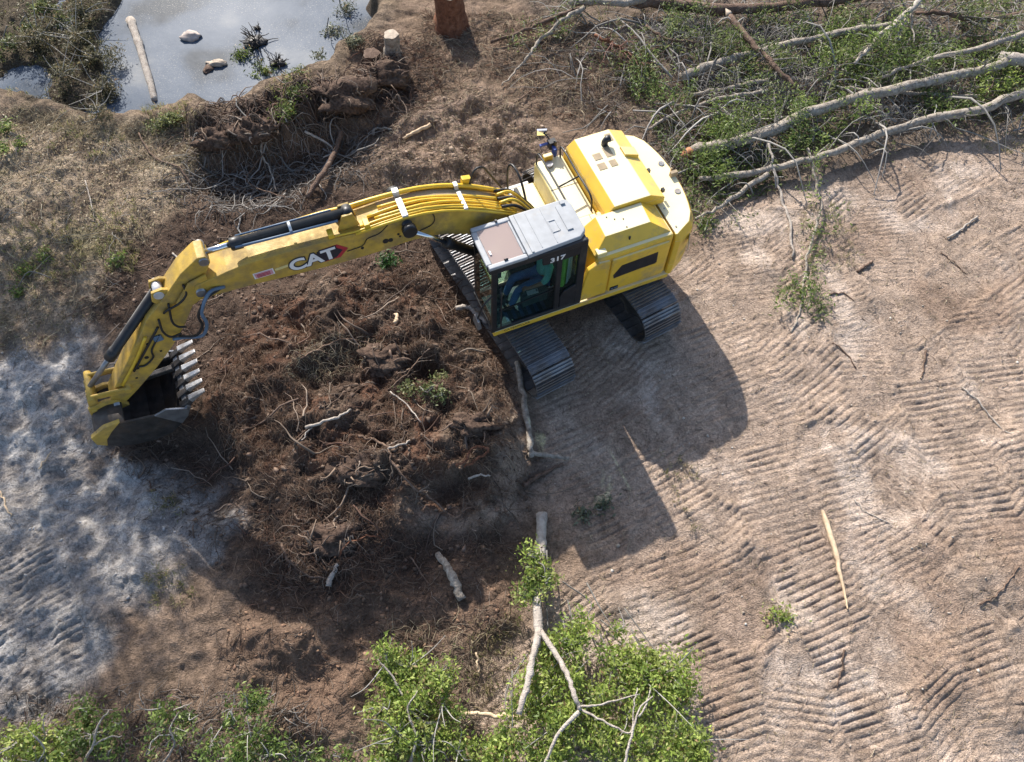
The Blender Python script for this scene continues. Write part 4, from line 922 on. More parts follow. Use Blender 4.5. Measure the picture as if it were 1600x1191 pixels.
# ------------------------------------------------------------------ the operator in the cab
def skinned(name, verts, edges, radii, mat, parent, sub=2):
    me = bpy.data.meshes.new(name); me.from_pydata([tuple(v) for v in verts], edges, [])
    o = link(name, me, mat, parent)
    sk = o.modifiers.new('Skin', 'SKIN'); sk.use_smooth_shade = True
    for i, r in enumerate(radii): me.skin_vertices[0].data[i].radius = (r, r) if not isinstance(r, tuple) else r
    for i in range(len(radii)): me.skin_vertices[0].data[i].use_root = (i == 0)
    if sub:
        s = o.modifiers.new('Subdivision', 'SUBSURF'); s.levels = sub; s.render_levels = sub
    return o
def build_person():
    # seated, hands on the two joysticks; local frame as the machine's
    V, E, R = [], [], []
    def add(p, r, to=None):
        V.append(p); R.append(r)
        if to is not None: E.append((to, len(V) - 1))
        return len(V) - 1
    pel = add((.52, .88, 1.70), (.15, .12)); ab = add((.48, .88, 1.86), (.14, .11), pel); ch = add((.46, .88, 2.06), (.16, .12), ab); ne = add((.49, .88, 2.24), .055, ch); hd = add((.52, .88, 2.34), (.075, .085), ne); add((.53, .88, 2.47), (.07, .09), hd)
    tor = [pel, ab, ch]
    for s in (1, -1):
        sh = add((.47, .88 + s * .19, 2.13), .062, ch); el = add((.58, .88 + s * .30, 1.88), .046, sh); wr = add((.88, .88 + s * .275, 1.83), .03, el); pa = add((.95, .88 + s * .275, 1.85), .036, wr)
        for k, (dy, L) in enumerate(((.028, .055), (.010, .066), (-.009, .063), (-.027, .05))):
            f1 = add((.985, .88 + s * .275 + dy, 1.855), .0095, pa); f2 = add((1.00, .88 + s * .275 + dy, 1.855 - L * .5), .009, f1); add((.98, .88 + s * .275 + dy, 1.855 - L), .008, f2)
        t1 = add((.935, .88 + s * .275 - s * .04, 1.86), .011, pa); add((.965, .88 + s * .275 - s * .045, 1.845), .009, t1)
        hp = add((.56, .88 + s * .10, 1.68), .085, pel); kn = add((1.02, .88 + s * .14, 1.66), .062, hp); an = add((1.16, .88 + s * .13, 1.24), .042, kn); add((1.30, .88 + s * .13, 1.185), .038, an)
    p = skinned('person', V, E, R, 'skin', None)
    p.location = (EX, EY, 0); p.rotation_euler = (0, 0, EYAW)
    tag(p, 'person in teal shirt and blue trousers sitting at the levers inside the cab', 'person')
    # clothes
    v = [(.52, .88, 1.72), (.48, .88, 1.87), (.46, .88, 2.06), (.485, .88, 2.19)]; e = [(0, 1), (1, 2), (2, 3)]; r = [(.165, .135), (.155, .125), (.172, .135), .075]
    for s in (1, -1):
        n = len(v); v += [(.47, .88 + s * .19, 2.13), (.55, .88 + s * .28, 1.93), (.66, .88 + s * .298, 1.865)]; e += [(2, n), (n, n + 1), (n + 1, n + 2)]; r += [.075, .062, .052]
    skinned('shirt', v, e, r, 'teal', p)
    v = [(.52, .88, 1.70)]; e = []; r = [(.165, .13)]
    for s in (1, -1):
        n = len(v); v += [(.58, .88 + s * .10, 1.69), (1.02, .88 + s * .14, 1.668), (1.158, .88 + s * .13, 1.24)]; e += [(0, n), (n, n + 1), (n + 1, n + 2)]; r += [.10, .078, .06]
    skinned('trousers', v, e, r, 'jeans', p)
    for s in (1, -1): skinned('boot', [(1.16, .88 + s * .13, 1.27), (1.17, .88 + s * .13, 1.20), (1.33, .88 + s * .13, 1.185)], [(0, 1), (1, 2)], [.075, .07, .062], 'boots', p, 1)
    b = B(); b.tube([(.525, .88, 2.445), (.525, .88, 2.50), (.525, .88, 2.545), (.525, .88, 2.565)], [.108, .108, .08, .03], 18); b.poly8([(.60, .80, 2.445), (.70, .81, 2.435), (.70, .95, 2.435), (.60, .96, 2.445), (.60, .80, 2.458), (.70, .81, 2.447), (.70, .95, 2.447), (.60, .96, 2.458)]); b.done('cap', 'redcap', p)
    b = B()
    for s in (1, -1): b.tube([(.617, .88 + s * .032, 2.395), (.622, .88 + s * .032, 2.395)], .012, 8)
    b.done('eyes', 'navy', p)
    b = B(); b.poly8([(.60, .868, 2.34), (.625, .865, 2.345), (.625, .895, 2.345), (.60, .892, 2.34), (.60, .872, 2.39), (.612, .873, 2.39), (.612, .887, 2.39), (.60, .888, 2.39)]); b.done('nose', 'skin', p, bevel=.004)
    # a jacket and a clipboard kept behind and beside the seat
    b = B(); b.poly8([(.02, 1.02, 1.70), (.09, 1.0, 1.70), (.36, 1.22, 1.66), (.28, 1.26, 1.66), (.02, 1.04, 2.52), (.08, 1.03, 2.52), (.33, 1.23, 2.50), (.28, 1.26, 2.50)])
    j = b.done('high_visibility_jacket', 'hivis', None, bevel=.03); j.location = (EX, EY, 0); j.rotation_euler = (0, 0, EYAW)
    tag(j, 'green high visibility jacket hung behind the rear side window of the cab', 'jacket')
    for x, yy in ((.205, 1.235), (.13, 1.17)):
        b = B(); b.poly8([(x - .035, yy - .02, 1.75), (x + .035, yy + .025, 1.75), (x + .035, yy + .032, 1.75), (x - .035, yy - .01, 1.75), (x - .02, yy, 2.50), (x + .03, yy + .035, 2.50), (x + .03, yy + .042, 2.50), (x - .02, yy + .01, 2.50)]); b.done('reflective_stripe', 'reflect', j)
    b = B(); b.poly8([(.72, 1.14, 1.71), (.92, 1.13, 1.71), (.93, 1.22, 1.71), (.73, 1.23, 1.71), (.72, 1.14, 1.722), (.92, 1.13, 1.722), (.93, 1.22, 1.722), (.73, 1.23, 1.722)])
    c = b.done('clipboard', 'white', None); c.location = (EX, EY, 0); c.rotation_euler = (0, 0, EYAW); tag(c, 'white sheet on the console beside the person in the cab', 'clipboard')
    for o in ('paper_clip',):
        b = B(); b.box((.735, 1.15, 1.723), (.76, 1.20, 1.735)); b.done(o, 'steel', c)
build_person()

# ------------------------------------------------------------------ fallen timber
def on_ground(p, lift=0.0, z=None):
    """photo point -> place on the ground, raised by lift"""
    zz = 0.0 if z is None else z
    for _ in range(3):
        q = at(p[0], p[1], zz + lift)
        if z is None: zz = .5 * zz + .5 * gz(q[0], q[1])
    q = at(p[0], p[1], zz + lift)
    return q
def path(pts, lifts, wob=.02, n=5):
    lifts = lifts if isinstance(lifts, (list, tuple)) else [lifts] * len(pts)
    P = np.array([on_ground(p, l) for p, l in zip(pts, lifts)])
    S = spline(P, n)
    if wob: S[1:-1] += RNG.normal(0, wob, (len(S) - 2, 3)) * np.array([1, 1, .5])
    return S
def limb_mesh(name, P, r0, r1, sides=10, rough=.07):
    k = len(P); t = np.linspace(0, 1, k)
    r = (r0 + (r1 - r0) * t) * (1 + .05 * np.sin(t * 21 + r0 * 90) + .04 * RNG.normal(size=k)); r[RNG.random(k) < .08] *= 1.16
    tb = TB(); tb.tube(P, r, sides, rough=rough); return tb.mesh(name, True)
def side_twigs(tb, P, r0, r1, n, length, tint, lo=.15):
    """forking twigs along a limb; returns their tips"""
    tips = []
    k = len(P)
    for _ in range(n):
        i = RNG.integers(int(k * lo), k - 1); t = i / (k - 1); base = P[i]
        d = (P[min(i + 1, k - 1)] - P[max(i - 1, 0)]); d /= np.linalg.norm(d) + 1e-9
        v = RNG.normal(size=3); v[2] = abs(v[2]) * .55; v = v - d * v.dot(d); v /= np.linalg.norm(v) + 1e-9
        v = v * .85 + d * RNG.uniform(.2, .9); v /= np.linalg.norm(v)
        L = length * RNG.uniform(.45, 1.25); rr = min((r0 + (r1 - r0) * t) * .4, .022) * RNG.uniform(.6, 1.1)
        q = [base]; dd = v.copy()
        for s in range(4):
            dd = dd + RNG.normal(0, .22, 3); dd[2] -= .06; dd /= np.linalg.norm(dd); q.append(q[-1] + dd * L / 4)
        q = np.array(q); tb.tube(q, np.linspace(rr, rr * .3, 5), 5, np.array(tint) * RNG.uniform(.7, 1.3))
        tips.append(q[-1]); tips.append(q[-2])
        for _k in range(RNG.integers(1, 4)):
            j = RNG.integers(1, 5); e = dd + RNG.normal(0, .7, 3); e /= np.linalg.norm(e); m = q[j] + e * L * RNG.uniform(.2, .45)
            tb.tube(np.array([q[j], (q[j] + m) / 2 + RNG.normal(0, .015, 3), m]), np.array([rr * .5, rr * .35, rr * .2]), 4, np.array(tint) * RNG.uniform(.7, 1.3), cap=False)
            tips.append(m)
    return tips
GREEN_DARK = [(.09, .14, .04), (.12, .17, .05), (.17, .21, .07), (.18, .19, .09)]
GREEN_LIT = [(.27, .36, .07), (.34, .42, .10), (.20, .29, .055), (.42, .46, .15), (.13, .19, .045)]
GREEN_MID = [(.12, .19, .045), (.17, .25, .06), (.24, .30, .09), (.08, .12, .03)]
def fallen_tree(name, label, pts, lifts, r0, r1, mat, twigs=10, tlen=.7, limbs=(), leaves=0, lcols=GREEN_DARK, end=None, tint=(.24, .22, .19), cat='tree', group='fallen trees in the brush pile'):
    P = path(pts, lifts)
    r0, r1 = r0 * .86, r1 * .86
    root = thing(name, label, cat, tuple(P[0] * np.array([1, 1, 0])), 0, group)
    off = np.array([P[0][0], P[0][1], 0])
    link('trunk', limb_mesh('trunk', P - off, r0, r1), mat, root)
    if end:
        d = P[0] - P[1]; d /= np.linalg.norm(d)
        tb = TB(); q = P[0] - off
        tb.tube(np.array([q - d * .02, q + d * .05, q + d * .16, q + d * .24]), np.array([r0 * 1.02, r0 * .96, r0 * .6, r0 * .12]), 9, rough=.22); link('broken_end', tb.mesh('broken_end'), end, root)
    tips = []
    for lp, ll, a, b_ in limbs:
        Q = path(lp, ll); link('limb', limb_mesh('limb', Q - off, a, b_, 8), mat, root)
        tb = TB(); tips += side_twigs(tb, Q, a, b_, max(3, twigs // 2), tlen * .8, tint)
        m = tb.mesh('twigs'); m.transform(Matrix.Translation(-Vector(off))); link('twigs', m, 'twig', root, kind='stuff')
    if twigs:
        tb = TB(); tips += side_twigs(tb, P, r0, r1, twigs, tlen, tint)
        m = tb.mesh('twigs'); m.transform(Matrix.Translation(-Vector(off))); link('twigs', m, 'twig', root, kind='stuff')
    if leaves and tips:
        tb = TB(); T = np.array(tips); c = T[RNG.integers(0, len(T), leaves)] + RNG.normal(0, .10, (leaves, 3))
        tb.leaves(c, .085, leaf_tints(leaves, lcols), .3, .3)
        m = tb.mesh('foliage'); m.transform(Matrix.Translation(-Vector(off))); link('foliage', m, 'leaf', root, kind='stuff')
    return root

FT = fallen_tree
FT('fallen_tree', 'thickest grey trunk in the brush pile, its left end torn orange beside the excavator tail', [(1080, 238), (1140, 225), (1210, 202), (1281, 169), (1397, 139), (1506, 116), (1570, 97)], [.25, .30, .33, .40, .5, .55, .6], .155, .115, 'bark_grey', 16, .9, leaves=1300, end='orangewood')
FT('fallen_tree', 'long slender pale trunk along the front edge of the brush pile', [(1092, 279), (1187, 267), (1270, 247), (1356, 217), (1450, 186), (1532, 171), (1625, 138)], [.18, .22, .28, .3, .35, .42, .5], .062, .125, 'bark_grey', 14, .7, [([(1200, 272), (1150, 304), (1120, 327), (1086, 343)], [.22, .16, .12, .10], .06, .03)], leaves=450)
FT('fallen_tree', 'thin pale trunk pointing at the top rear corner of the excavator', [(1008, 204), (1050, 182), (1101, 161), (1150, 150), (1200, 143)], [.15, .18, .22, .25, .3], .04, .06, 'bark_grey', 6, .5, leaves=250)
FT('fallen_tree', 'grey log lying upper left in the brush pile with its blunt end to the left', [(1064, 121), (1105, 105), (1150, 90), (1225, 71), (1310, 52), (1400, 38)], [.2, .24, .28, .35, .4, .45], .13, .09, 'bark_grey', 12, .8, leaves=1300)
FT('fallen_tree', 'short grey limb between two longer logs at the left of the brush pile', [(1080, 149), (1130, 140), (1165, 132), (1200, 126)], [.15, .2, .22, .25], .05, .075, 'bark_grey', 5, .5, leaves=150)
FT('fallen_tree', 'brown log running along the top edge of the brush pile', [(985, 2), (1060, 8), (1135, 16), (1225, 9), (1310, 0), (1400, -14)], [.3, .3, .35, .4, .4, .45], .16, .12, 'bark_brown', 10, .8, leaves=1300)
FT('fallen_tree', 'brown pole slanting down to the right across the grey logs', [(1140, 24), (1169, 60), (1195, 88), (1215, 108), (1242, 137)], [.55, .6, .6, .58, .5], .085, .06, 'bark_brown', 8, .6, leaves=400, end='heart')
FT('fallen_tree', 'forked tan pole leaning in from the top edge of the picture', [(1450, -10), (1410, 27), (1375, 56), (1350, 84), (1335, 100)], [.8, .75, .65, .6, .5], .09, .04, 'bark_pale', 8, .5, [([(1418, 22), (1408, 45), (1402, 64)], [.7, .6, .5], .03, .015), ([(1424, 14), (1425, 45), (1428, 66)], [.7, .6, .5], .026, .012)], leaves=200, tint=(.33, .28, .23))
FT('fallen_tree', 'slender grey trunk crossing above the thickest trunk at the right edge', [(1376, 122), (1410, 107), (1450, 94), (1525, 76), (1620, 48)], [.45, .5, .55, .6, .65], .035, .085, 'bark_grey', 9, .7, leaves=400)
FT('fallen_tree', 'freshly cut pinkish log end at the right edge of the brush pile', [(1560, 90), (1590, 93), (1625, 97), (1680, 104)], [.62, .62, .6, .55], .15, .16, 'bark_pale', 2, .5, end=None, tint=(.3, .25, .2))
FT('fallen_tree', 'thin grey pole lying just above the thickest trunk', [(1315, 139), (1375, 141), (1450, 147), (1530, 151)], [.3, .3, .3, .32], .04, .055, 'bark_grey', 8, .5, leaves=300)
FT('fallen_tree', 'dark limb half buried in leaves near the middle of the top edge', [(767, 66), (820, 49), (865, 29), (915, 10)], [.12, .2, .3, .4], .045, .07, 'bark_brown', 8, .5, leaves=350)
FT('fallen_tree', 'thin pale curved limb reaching down toward the lumpy brown soil', [(784, 134), (806, 110), (826, 88), (845, 62), (878, 33), (912, 12)], [.08, .14, .2, .3, .38, .42], .018, .07, 'bark_grey', 6, .4, leaves=200)
FT('fallen_tree', 'pale log cropped by the top edge above the dark limb', [(890, 4), (930, 2), (975, 4), (1020, -4)], [.4, .42, .42, .4], .10, .11, 'bark_grey', 4, .6, leaves=400)
FT('fallen_tree', 'tangled leafy top with bent reddish twigs left of the brush pile', [(930, 55), (960, 70), (985, 85), (1010, 108)], [.2, .25, .22, .15], .05, .02, 'bark_red', 34, .8, leaves=700, tint=(.20, .11, .085))
FT('fallen_tree', 'leafy top in the upper right corner of the brush pile', [(1430, 20), (1480, 22), (1530, 30), (1610, 20)], [.4, .5, .5, .5], .05, .09, 'bark_brown', 22, .9, leaves=1300)
FT('fallen_tree', 'leafy limb under the crossing poles in the middle of the brush pile', [(1240, 150), (1290, 120), (1340, 90), (1400, 72)], [.25, .3, .3, .35], .05, .035, 'bark_brown', 26, .8, leaves=2300, lcols=GREEN_MID)
FT('fallen_tree', 'leafy branch tucked under the thickest trunk beside its middle', [(1190, 215), (1240, 200), (1270, 190), (1330, 190)], [.2, .25, .25, .2], .04, .03, 'bark_brown', 20, .6, leaves=1700, lcols=GREEN_MID)
FT('fallen_tree', 'leafy branch spreading behind the rear corner of the excavator', [(1060, 250), (1095, 262), (1120, 255), (1150, 240)], [.12, .18, .18, .15], .035, .02, 'bark_brown', 14, .55, leaves=1300, lcols=GREEN_MID)
FT('fallen_tree', 'leafy branch beside the thin pale trunk near the excavator tail', [(1080, 205), (1110, 198), (1140, 192), (1175, 180)], [.12, .15, .18, .15], .03, .02, 'bark_brown', 14, .5, leaves=1200, lcols=GREEN_MID)
FT('fallen_tree', 'leafy spray over the blunt grey log at the top left of the pile', [(1010, 40), (1040, 60), (1080, 65), (1120, 70)], [.25, .3, .3, .25], .04, .03, 'bark_brown', 22, .8, leaves=1500)
FT('fallen_tree', 'bright green sprig in the gap beside the cut log end', [(1540, 150), (1550, 135), (1556, 122)], [.4, .5, .6], .02, .01, 'bark_brown', 10, .35, leaves=420, lcols=GREEN_LIT)
FT('fallen_tree', 'thin bare limb dangling from the slender trunk onto the tracked sand', [(1202, 221), (1206, 259), (1217, 290), (1225, 319), (1234, 350), (1238, 402)], [.35, .3, .12, .06, .05, .04], .035, .03, 'bark_pale', 5, .35, tint=(.3, .24, .2))
FT('uprooted_sapling', 'uprooted green sapling lying on the tracked sand with its roots pulled out', [(1236, 520), (1250, 480), (1258, 430), (1262, 395), (1275, 350), (1282, 320), (1277, 292), (1262, 232)], [.02, .03, .05, .1, .14, .14, .18, .3], .02, .035, 'bark_grey', 16, .45, [([(1258, 425), (1240, 445), (1222, 470)], [.05, .03, .02], .012, .006), ([(1260, 430), (1266, 455), (1262, 490)], [.05, .03, .02], .016, .006)], leaves=1100, lcols=GREEN_MID, group='uprooted young plants', cat='sapling')

# ------------------------------------------------------------------ single sticks, roots and stumps
def stick(name, label, cat, pts, lifts, r0, r1, mat, group=None, twigs=0, tlen=.3, sides=8, tint=(.25, .2, .16), rough=.1):
    P = path(pts, lifts, .012); off = np.array([P[0][0], P[0][1], 0])
    m = limb_mesh(name, P - off, r0, r1, sides, rough)
    if twigs:
        root = thing(name, label, cat, tuple(off), 0, group); link('stem', m, mat, root)
        tb = TB(); side_twigs(tb, P - off, r0, r1, twigs, tlen, tint); link('side_twigs', tb.mesh('side_twigs'), 'twig', root, kind='stuff'); return root
    o = link(name, m, mat); o.location = off; return tag(o, label, cat, group)
G1, G2, G3 = 'sticks lying on the tracked sand', 'roots pulled out of the mound', 'broken wood round the pond and left bank'
S = stick
S('dark_stick', 'dark stick on the sand below the split pale timber', 'stick', [(1320, 1015), (1316, 1045), (1308, 1076)], .02, .016, .010, 'bark_brown', G1)
S('bent_stick', 'short bent stick on the sand right of the excavator shadow', 'stick', [(1301, 536), (1322, 552), (1338, 576)], .02, .018, .012, 'bark_brown', G1)
S('long_thin_stick', 'long thin stick running to the right edge of the sand', 'stick', [(1503, 605), (1535, 635), (1565, 668), (1610, 695)], .02, .014, .010, 'bark_pale', G1)
S('short_stick', 'short upright-looking stick in the middle right of the sand', 'stick', [(1448, 548), (1444, 570), (1438, 592)], .02, .016, .010, 'bark_brown', G1)
S('root_stick', 'stick half under the sand at the far right lower bump', 'stick', [(1593, 885), (1575, 910), (1555, 930), (1530, 945)], .03, .012, .012, 'root', G1)
S('curved_root', 'curved brown root on the sand below the uprooted sapling', 'root', [(1295, 460), (1318, 458), (1334, 470)], .02, .02, .008, 'root', G1)
S('stub', 'thick short stub lying at the upper right of the sand', 'stick', [(1340, 425), (1352, 416), (1364, 408)], .03, .03, .02, 'bark_brown', G1)
S('thin_stick', 'thin stick slanting beside the bump left of the pale timber', 'stick', [(1335, 780), (1352, 800), (1390, 818)], .015, .010, .008, 'bark_pale', G1)
S('forked_twig', 'forked twig on the sand right of the sapling', 'stick', [(1470, 395), (1490, 410), (1510, 428)], .02, .012, .008, 'root', G1, 3, .25)
S('straight_stick', 'straight stick along the track ridges at the upper right', 'stick', [(1480, 372), (1505, 356), (1528, 338)], .03, .022, .018, 'bark_pale', G1)
S('log', 'grey log with a kink lying in the shade below the mound', 'log', [(684, 866), (698, 884), (708, 905), (722, 937)], .07, .055, .075, 'bark_grey', None)
S('broken_stub', 'pale broken stub poking out of the dark roots below the mound', 'root', [(513, 916), (520, 900), (528, 882)], [.10, .12, .1], .05, .03, 'bark_pale', G2)
S('thick_root', 'thick grey root running down the right lip of the mound', 'root', [(808, 566), (816, 610), (824, 660), (829, 700), (831, 715)], [.12, .1, .1, .08, .08], .06, .05, 'bark_grey', G2)
S('pale_side_root', 'pale side root sticking out to the right into the excavator shadow', 'root', [(829, 708), (850, 711), (889, 716)], [.1, .12, .1], .045, .035, 'bark_grey', G2)
S('shaded_root', 'dark root lying in shade below the pale side root', 'root', [(818, 758), (848, 742), (880, 724)], .06, .04, .02, 'bark_brown', G2)
S('pale_root', 'pale straight stick on the left slope of the mound', 'root', [(478, 668), (505, 658), (532, 650), (548, 640)], [.12, .14, .12, .1], .028, .018, 'bark_pale', G2)
S('leafed_shoot', 'thin pale shoot with a yellow leaf on the left slope of the mound', 'root', [(458, 705), (468, 690), (488, 668)], .10, .010, .012, 'bark_pale', G2)
S('crooked_root', 'crooked pale root in the dark middle of the mound', 'root', [(560, 682), (590, 690), (606, 700), (610, 720), (616, 740)], [.15, .17, .18, .16, .1], .028, .012, 'root', G2, 5, .35)
S('side_root', 'short pale root joining the crooked one from the right', 'root', [(606, 702), (625, 696), (640, 688)], [.17, .16, .14], .02, .012, 'bark_pale', G2)
S('long_root', 'long thin root trailing down the mound toward its lower lip', 'root', [(610, 720), (640, 755), (680, 785), (712, 810), (730, 795), (770, 788)], [.14, .14, .12, .1, .1, .1], .022, .010, 'root', G2, 8, .4)
S('loop_root', 'looping orange root in the lower right of the mound', 'root', [(712, 728), (728, 720), (735, 702), (752, 698), (762, 705), (740, 722), (725, 730)], [.2, .24, .25, .24, .2, .18, .15], .025, .018, 'bark_red', G2)
S('pale_chip_root', 'pale curved root on the lower right of the mound', 'root', [(732, 748), (748, 742), (766, 744)], .16, .022, .014, 'bark_pale', G2)
S('upper_root', 'thin root arching over the pit in the mound', 'root', [(605, 610), (630, 590), (655, 560), (672, 545)], [.12, .2, .25, .2], .016, .010, 'root', G2, 4, .3)
S('green_root', 'pale thin root beside the green sprig on the mound', 'root', [(610, 612), (635, 632), (658, 660)], [.14, .16, .14], .014, .010, 'bark_pale', G2)
S('stub_root', 'knobbly pale root knuckle at the top of the mound below the cab corner', 'root', [(712, 482), (730, 480), (745, 490), (760, 505)], [.12, .15, .12, .08], .05, .03, 'bark_pale', G2)
S('white_root_end', 'white broken root end at the crest of the mound', 'root', [(616, 505), (620, 496), (617, 490)], [.16, .18, .16], .04, .025, 'split', G2)
S('mound_root', 'brown root winding across the left shoulder of the mound', 'root', [(470, 560), (500, 545), (540, 530), (590, 540), (620, 530)], .10, .018, .010, 'root', G2, 6, .4)
S('lower_root', 'root curling out of the shaded foot of the mound', 'root', [(440, 850), (455, 880), (480, 900), (512, 905)], .10, .022, .012, 'root', G2, 6, .4)
S('foot_root', 'red-brown root spray at the foot of the mound', 'root', [(530, 870), (545, 850), (575, 838), (600, 842)], .10, .016, .010, 'bark_red', G2, 8, .45)
S('soil_root', 'thin root lying on the orange earth', 'root', [(640, 870), (665, 905), (690, 950), (700, 960)], .03, .014, .008, 'root', G2)
S('hanging_root', 'dark thick root slanting through the hollow behind the boom', 'root', [(533, 204), (525, 235), (505, 270), (480, 308)], [.25, .25, .22, .15], .05, .06, 'bark_brown', G2)
S('curled_bank_root', 'pale root curling along the root bank below the pond', 'root', [(476, 205), (500, 218), (522, 236), (505, 246)], [.15, .18, .15, .1], .03, .015, 'bark_pale', G2)
S('bank_root', 'grey root hanging down the middle of the root bank', 'root', [(412, 215), (408, 240), (420, 262), (432, 298)], [.2, .18, .14, .1], .03, .012, 'bark_grey', G2, 5, .35)
S('angled_root', 'bent thin root crossing the hollow left of the hanging root', 'root', [(412, 240), (385, 280), (420, 300), (455, 312)], [.2, .18, .15, .1], .014, .010, 'root', G2, 4, .3)
S('bank_branch', 'forked brown branch on the straw slope below the pond lip', 'branch', [(217, 208), (232, 235), (248, 250), (280, 262), (300, 290)], .06, .018, .022, 'root', G3, 6, .35)
S('slope_twig', 'long thin twig down the middle of the straw slope', 'stick', [(133, 282), (140, 310), (150, 345)], .04, .014, .010, 'bark_pale', G3)
S('split_billet', 'split billet with a white face on the brown soil behind the boom', 'log', [(630, 217), (650, 206), (673, 194)], .06, .035, .045, 'split', G3)
S('heap_stick', 'short bent stick left of the split billet', 'stick', [(583, 210), (588, 200), (612, 202)], .08, .035, .02, 'bark_grey', G3)
S('thin_branch', 'thin branch along the far side of the brown soil heap', 'branch', [(810, 158), (835, 138), (850, 125), (858, 106)], .08, .02, .012, 'root', G3, 5, .3)
S('pale_twig', 'white twig on the grey sand at the left edge', 'stick', [(0, 768), (8, 788), (17, 807)], .02, .016, .012, 'split', G3)
S('white_twig', 'white twig with a shadow on the grey sand below the bucket', 'stick', [(60, 733), (70, 720), (80, 706)], .03, .016, .010, 'split', G3)
S('boom_side_stick', 'pale bent stick on dark soil beside the stick cylinder end', 'stick', [(270, 396), (278, 405), (276, 418)], .06, .02, .012, 'bark_pale', G3)
S('far_left_stick', 'thin stick on dark soil above the boom middle', 'stick', [(470, 380), (490, 355), (510, 330)], .05, .014, .009, 'bark_pale', G3, 3, .25)
S('bush_edge_stick', 'white stick standing among low plants left of the felled trunk', 'stick', [(744, 1020), (746, 1038), (748, 1052)], .1, .018, .012, 'split', G3)
S('cross_branch', 'pale bare branch lying across left from the foot of the felled trunk', 'branch', [(713, 1113), (745, 1115), (780, 1119), (815, 1121)], [.25, .28, .3, .3], .028, .035, 'split', None)

# split timber lying on the sand
def split_timber():
    P = path([(1285, 798), (1296, 830), (1308, 870), (1312, 895), (1318, 920), (1324, 952)], .035, .004); off = np.array([P[0][0], P[0][1], 0])
    w = np.interp(np.linspace(0, 1, len(P)), [0, .1, .35, .6, .8, 1], [.03, .06, .055, .04, .025, .006]); V = []; F = []
    for i, p in enumerate(P - off):
        d = P[min(i + 1, len(P) - 1)] - P[max(i - 1, 0)]; s = np.array([-d[1], d[0], 0]); s /= np.linalg.norm(s) + 1e-9
        j = RNG.uniform(.8, 1.15, 2)
        V += [p - s * w[i] * j[0], p - s * w[i] * .3 + [0, 0, .045], p + s * w[i] * .4 + [0, 0, .035], p + s * w[i] * j[1], p + [0, 0, -.03]]
    for i in range(len(P) - 1):
        for k in range(5): F.append((i * 5 + k, i * 5 + (k + 1) % 5, (i + 1) * 5 + (k + 1) % 5, (i + 1) * 5 + k))
    o = link('split_timber', np_mesh('split_timber', V, F), 'split'); o.location = off; tag(o, 'long pale orange splinter of split timber lying on the ridged sand', 'timber')
split_timber()

def lumpy(name, r, sq=(1, 1, 1), seed=0, sub=3, amp=.25):
    bm = bmesh.new(); bmesh.ops.create_icosphere(bm, subdivisions=sub, radius=1)
    for v in bm.verts:
        c = v.co; n = float(fbm(np.array([c.x * 1.9 + seed * 3.1 + c.z * 1.3]), np.array([c.y * 1.9 - seed * 1.7 + c.z * .9]), 1.0, 5, seed, .62)[0])
        v.co = Vector((c.x * sq[0], c.y * sq[1], c.z * sq[2])) * r * (1 + amp * n)
    for f in bm.faces: f.smooth = True
    me = bpy.data.meshes.new(name); bm.to_mesh(me); bm.free(); return me
def stump(name, label, base, h, r, mat, lean=(0, 0), top='heart'):
    p = on_ground(base); root = thing(name, label, 'stump', (p[0], p[1], p[2] - .08))
    k = 14; zz = np.linspace(0, h + .08, 7); tb = TB()
    V, F = [], []
    for i, z in enumerate(zz):
        t = z / (h + .08)
        for a in range(k):
            an = 2 * math.pi * a / k; rr = r * (1 + .45 * (1 - t) ** 4) * (1 + .08 * math.sin(an * 5 + 1) + .05 * math.sin(an * 3 + z * 4) + .03 * RNG.normal())
            V.append((rr * math.cos(an) + lean[0] * z, rr * math.sin(an) + lean[1] * z, z))
    for i in range(6):
        for a in range(k): F.append((i * k + a, i * k + (a + 1) % k, (i + 1) * k + (a + 1) % k, (i + 1) * k + a))
    link('trunk', np_mesh('trunk', V, F, True), mat, root)
    bm = bmesh.new(); vs_ = [bm.verts.new((v[0] * .985 + .0, v[1] * .985, v[2] + RNG.uniform(.0, .012))) for v in V[-k:]]; c = bm.verts.new((lean[0] * h, lean[1] * h, h + .10))
    for a in range(k): bm.faces.new((vs_[a], vs_[(a + 1) % k], c))
    me = bpy.data.meshes.new('cut_face'); bm.to_mesh(me); bm.free(); link('cut_face', me, top, root)
    return root
stump('tree_stump', 'wide red-barked stump cropped by the top edge of the picture', (704, 42), .95, .34, 'bark_red')
stump('tree_stump', 'narrow stump with a pale cut top beside the pond bank', (612, 82), .55, .17, 'bark_grey', (.10, -.12), 'heart')
stump('tree_stump', 'low dark stump left of the pale-topped one on the pond bank', (584, 100), .34, .2, 'bark_brown', (.0, -.1), 'bark_brown')
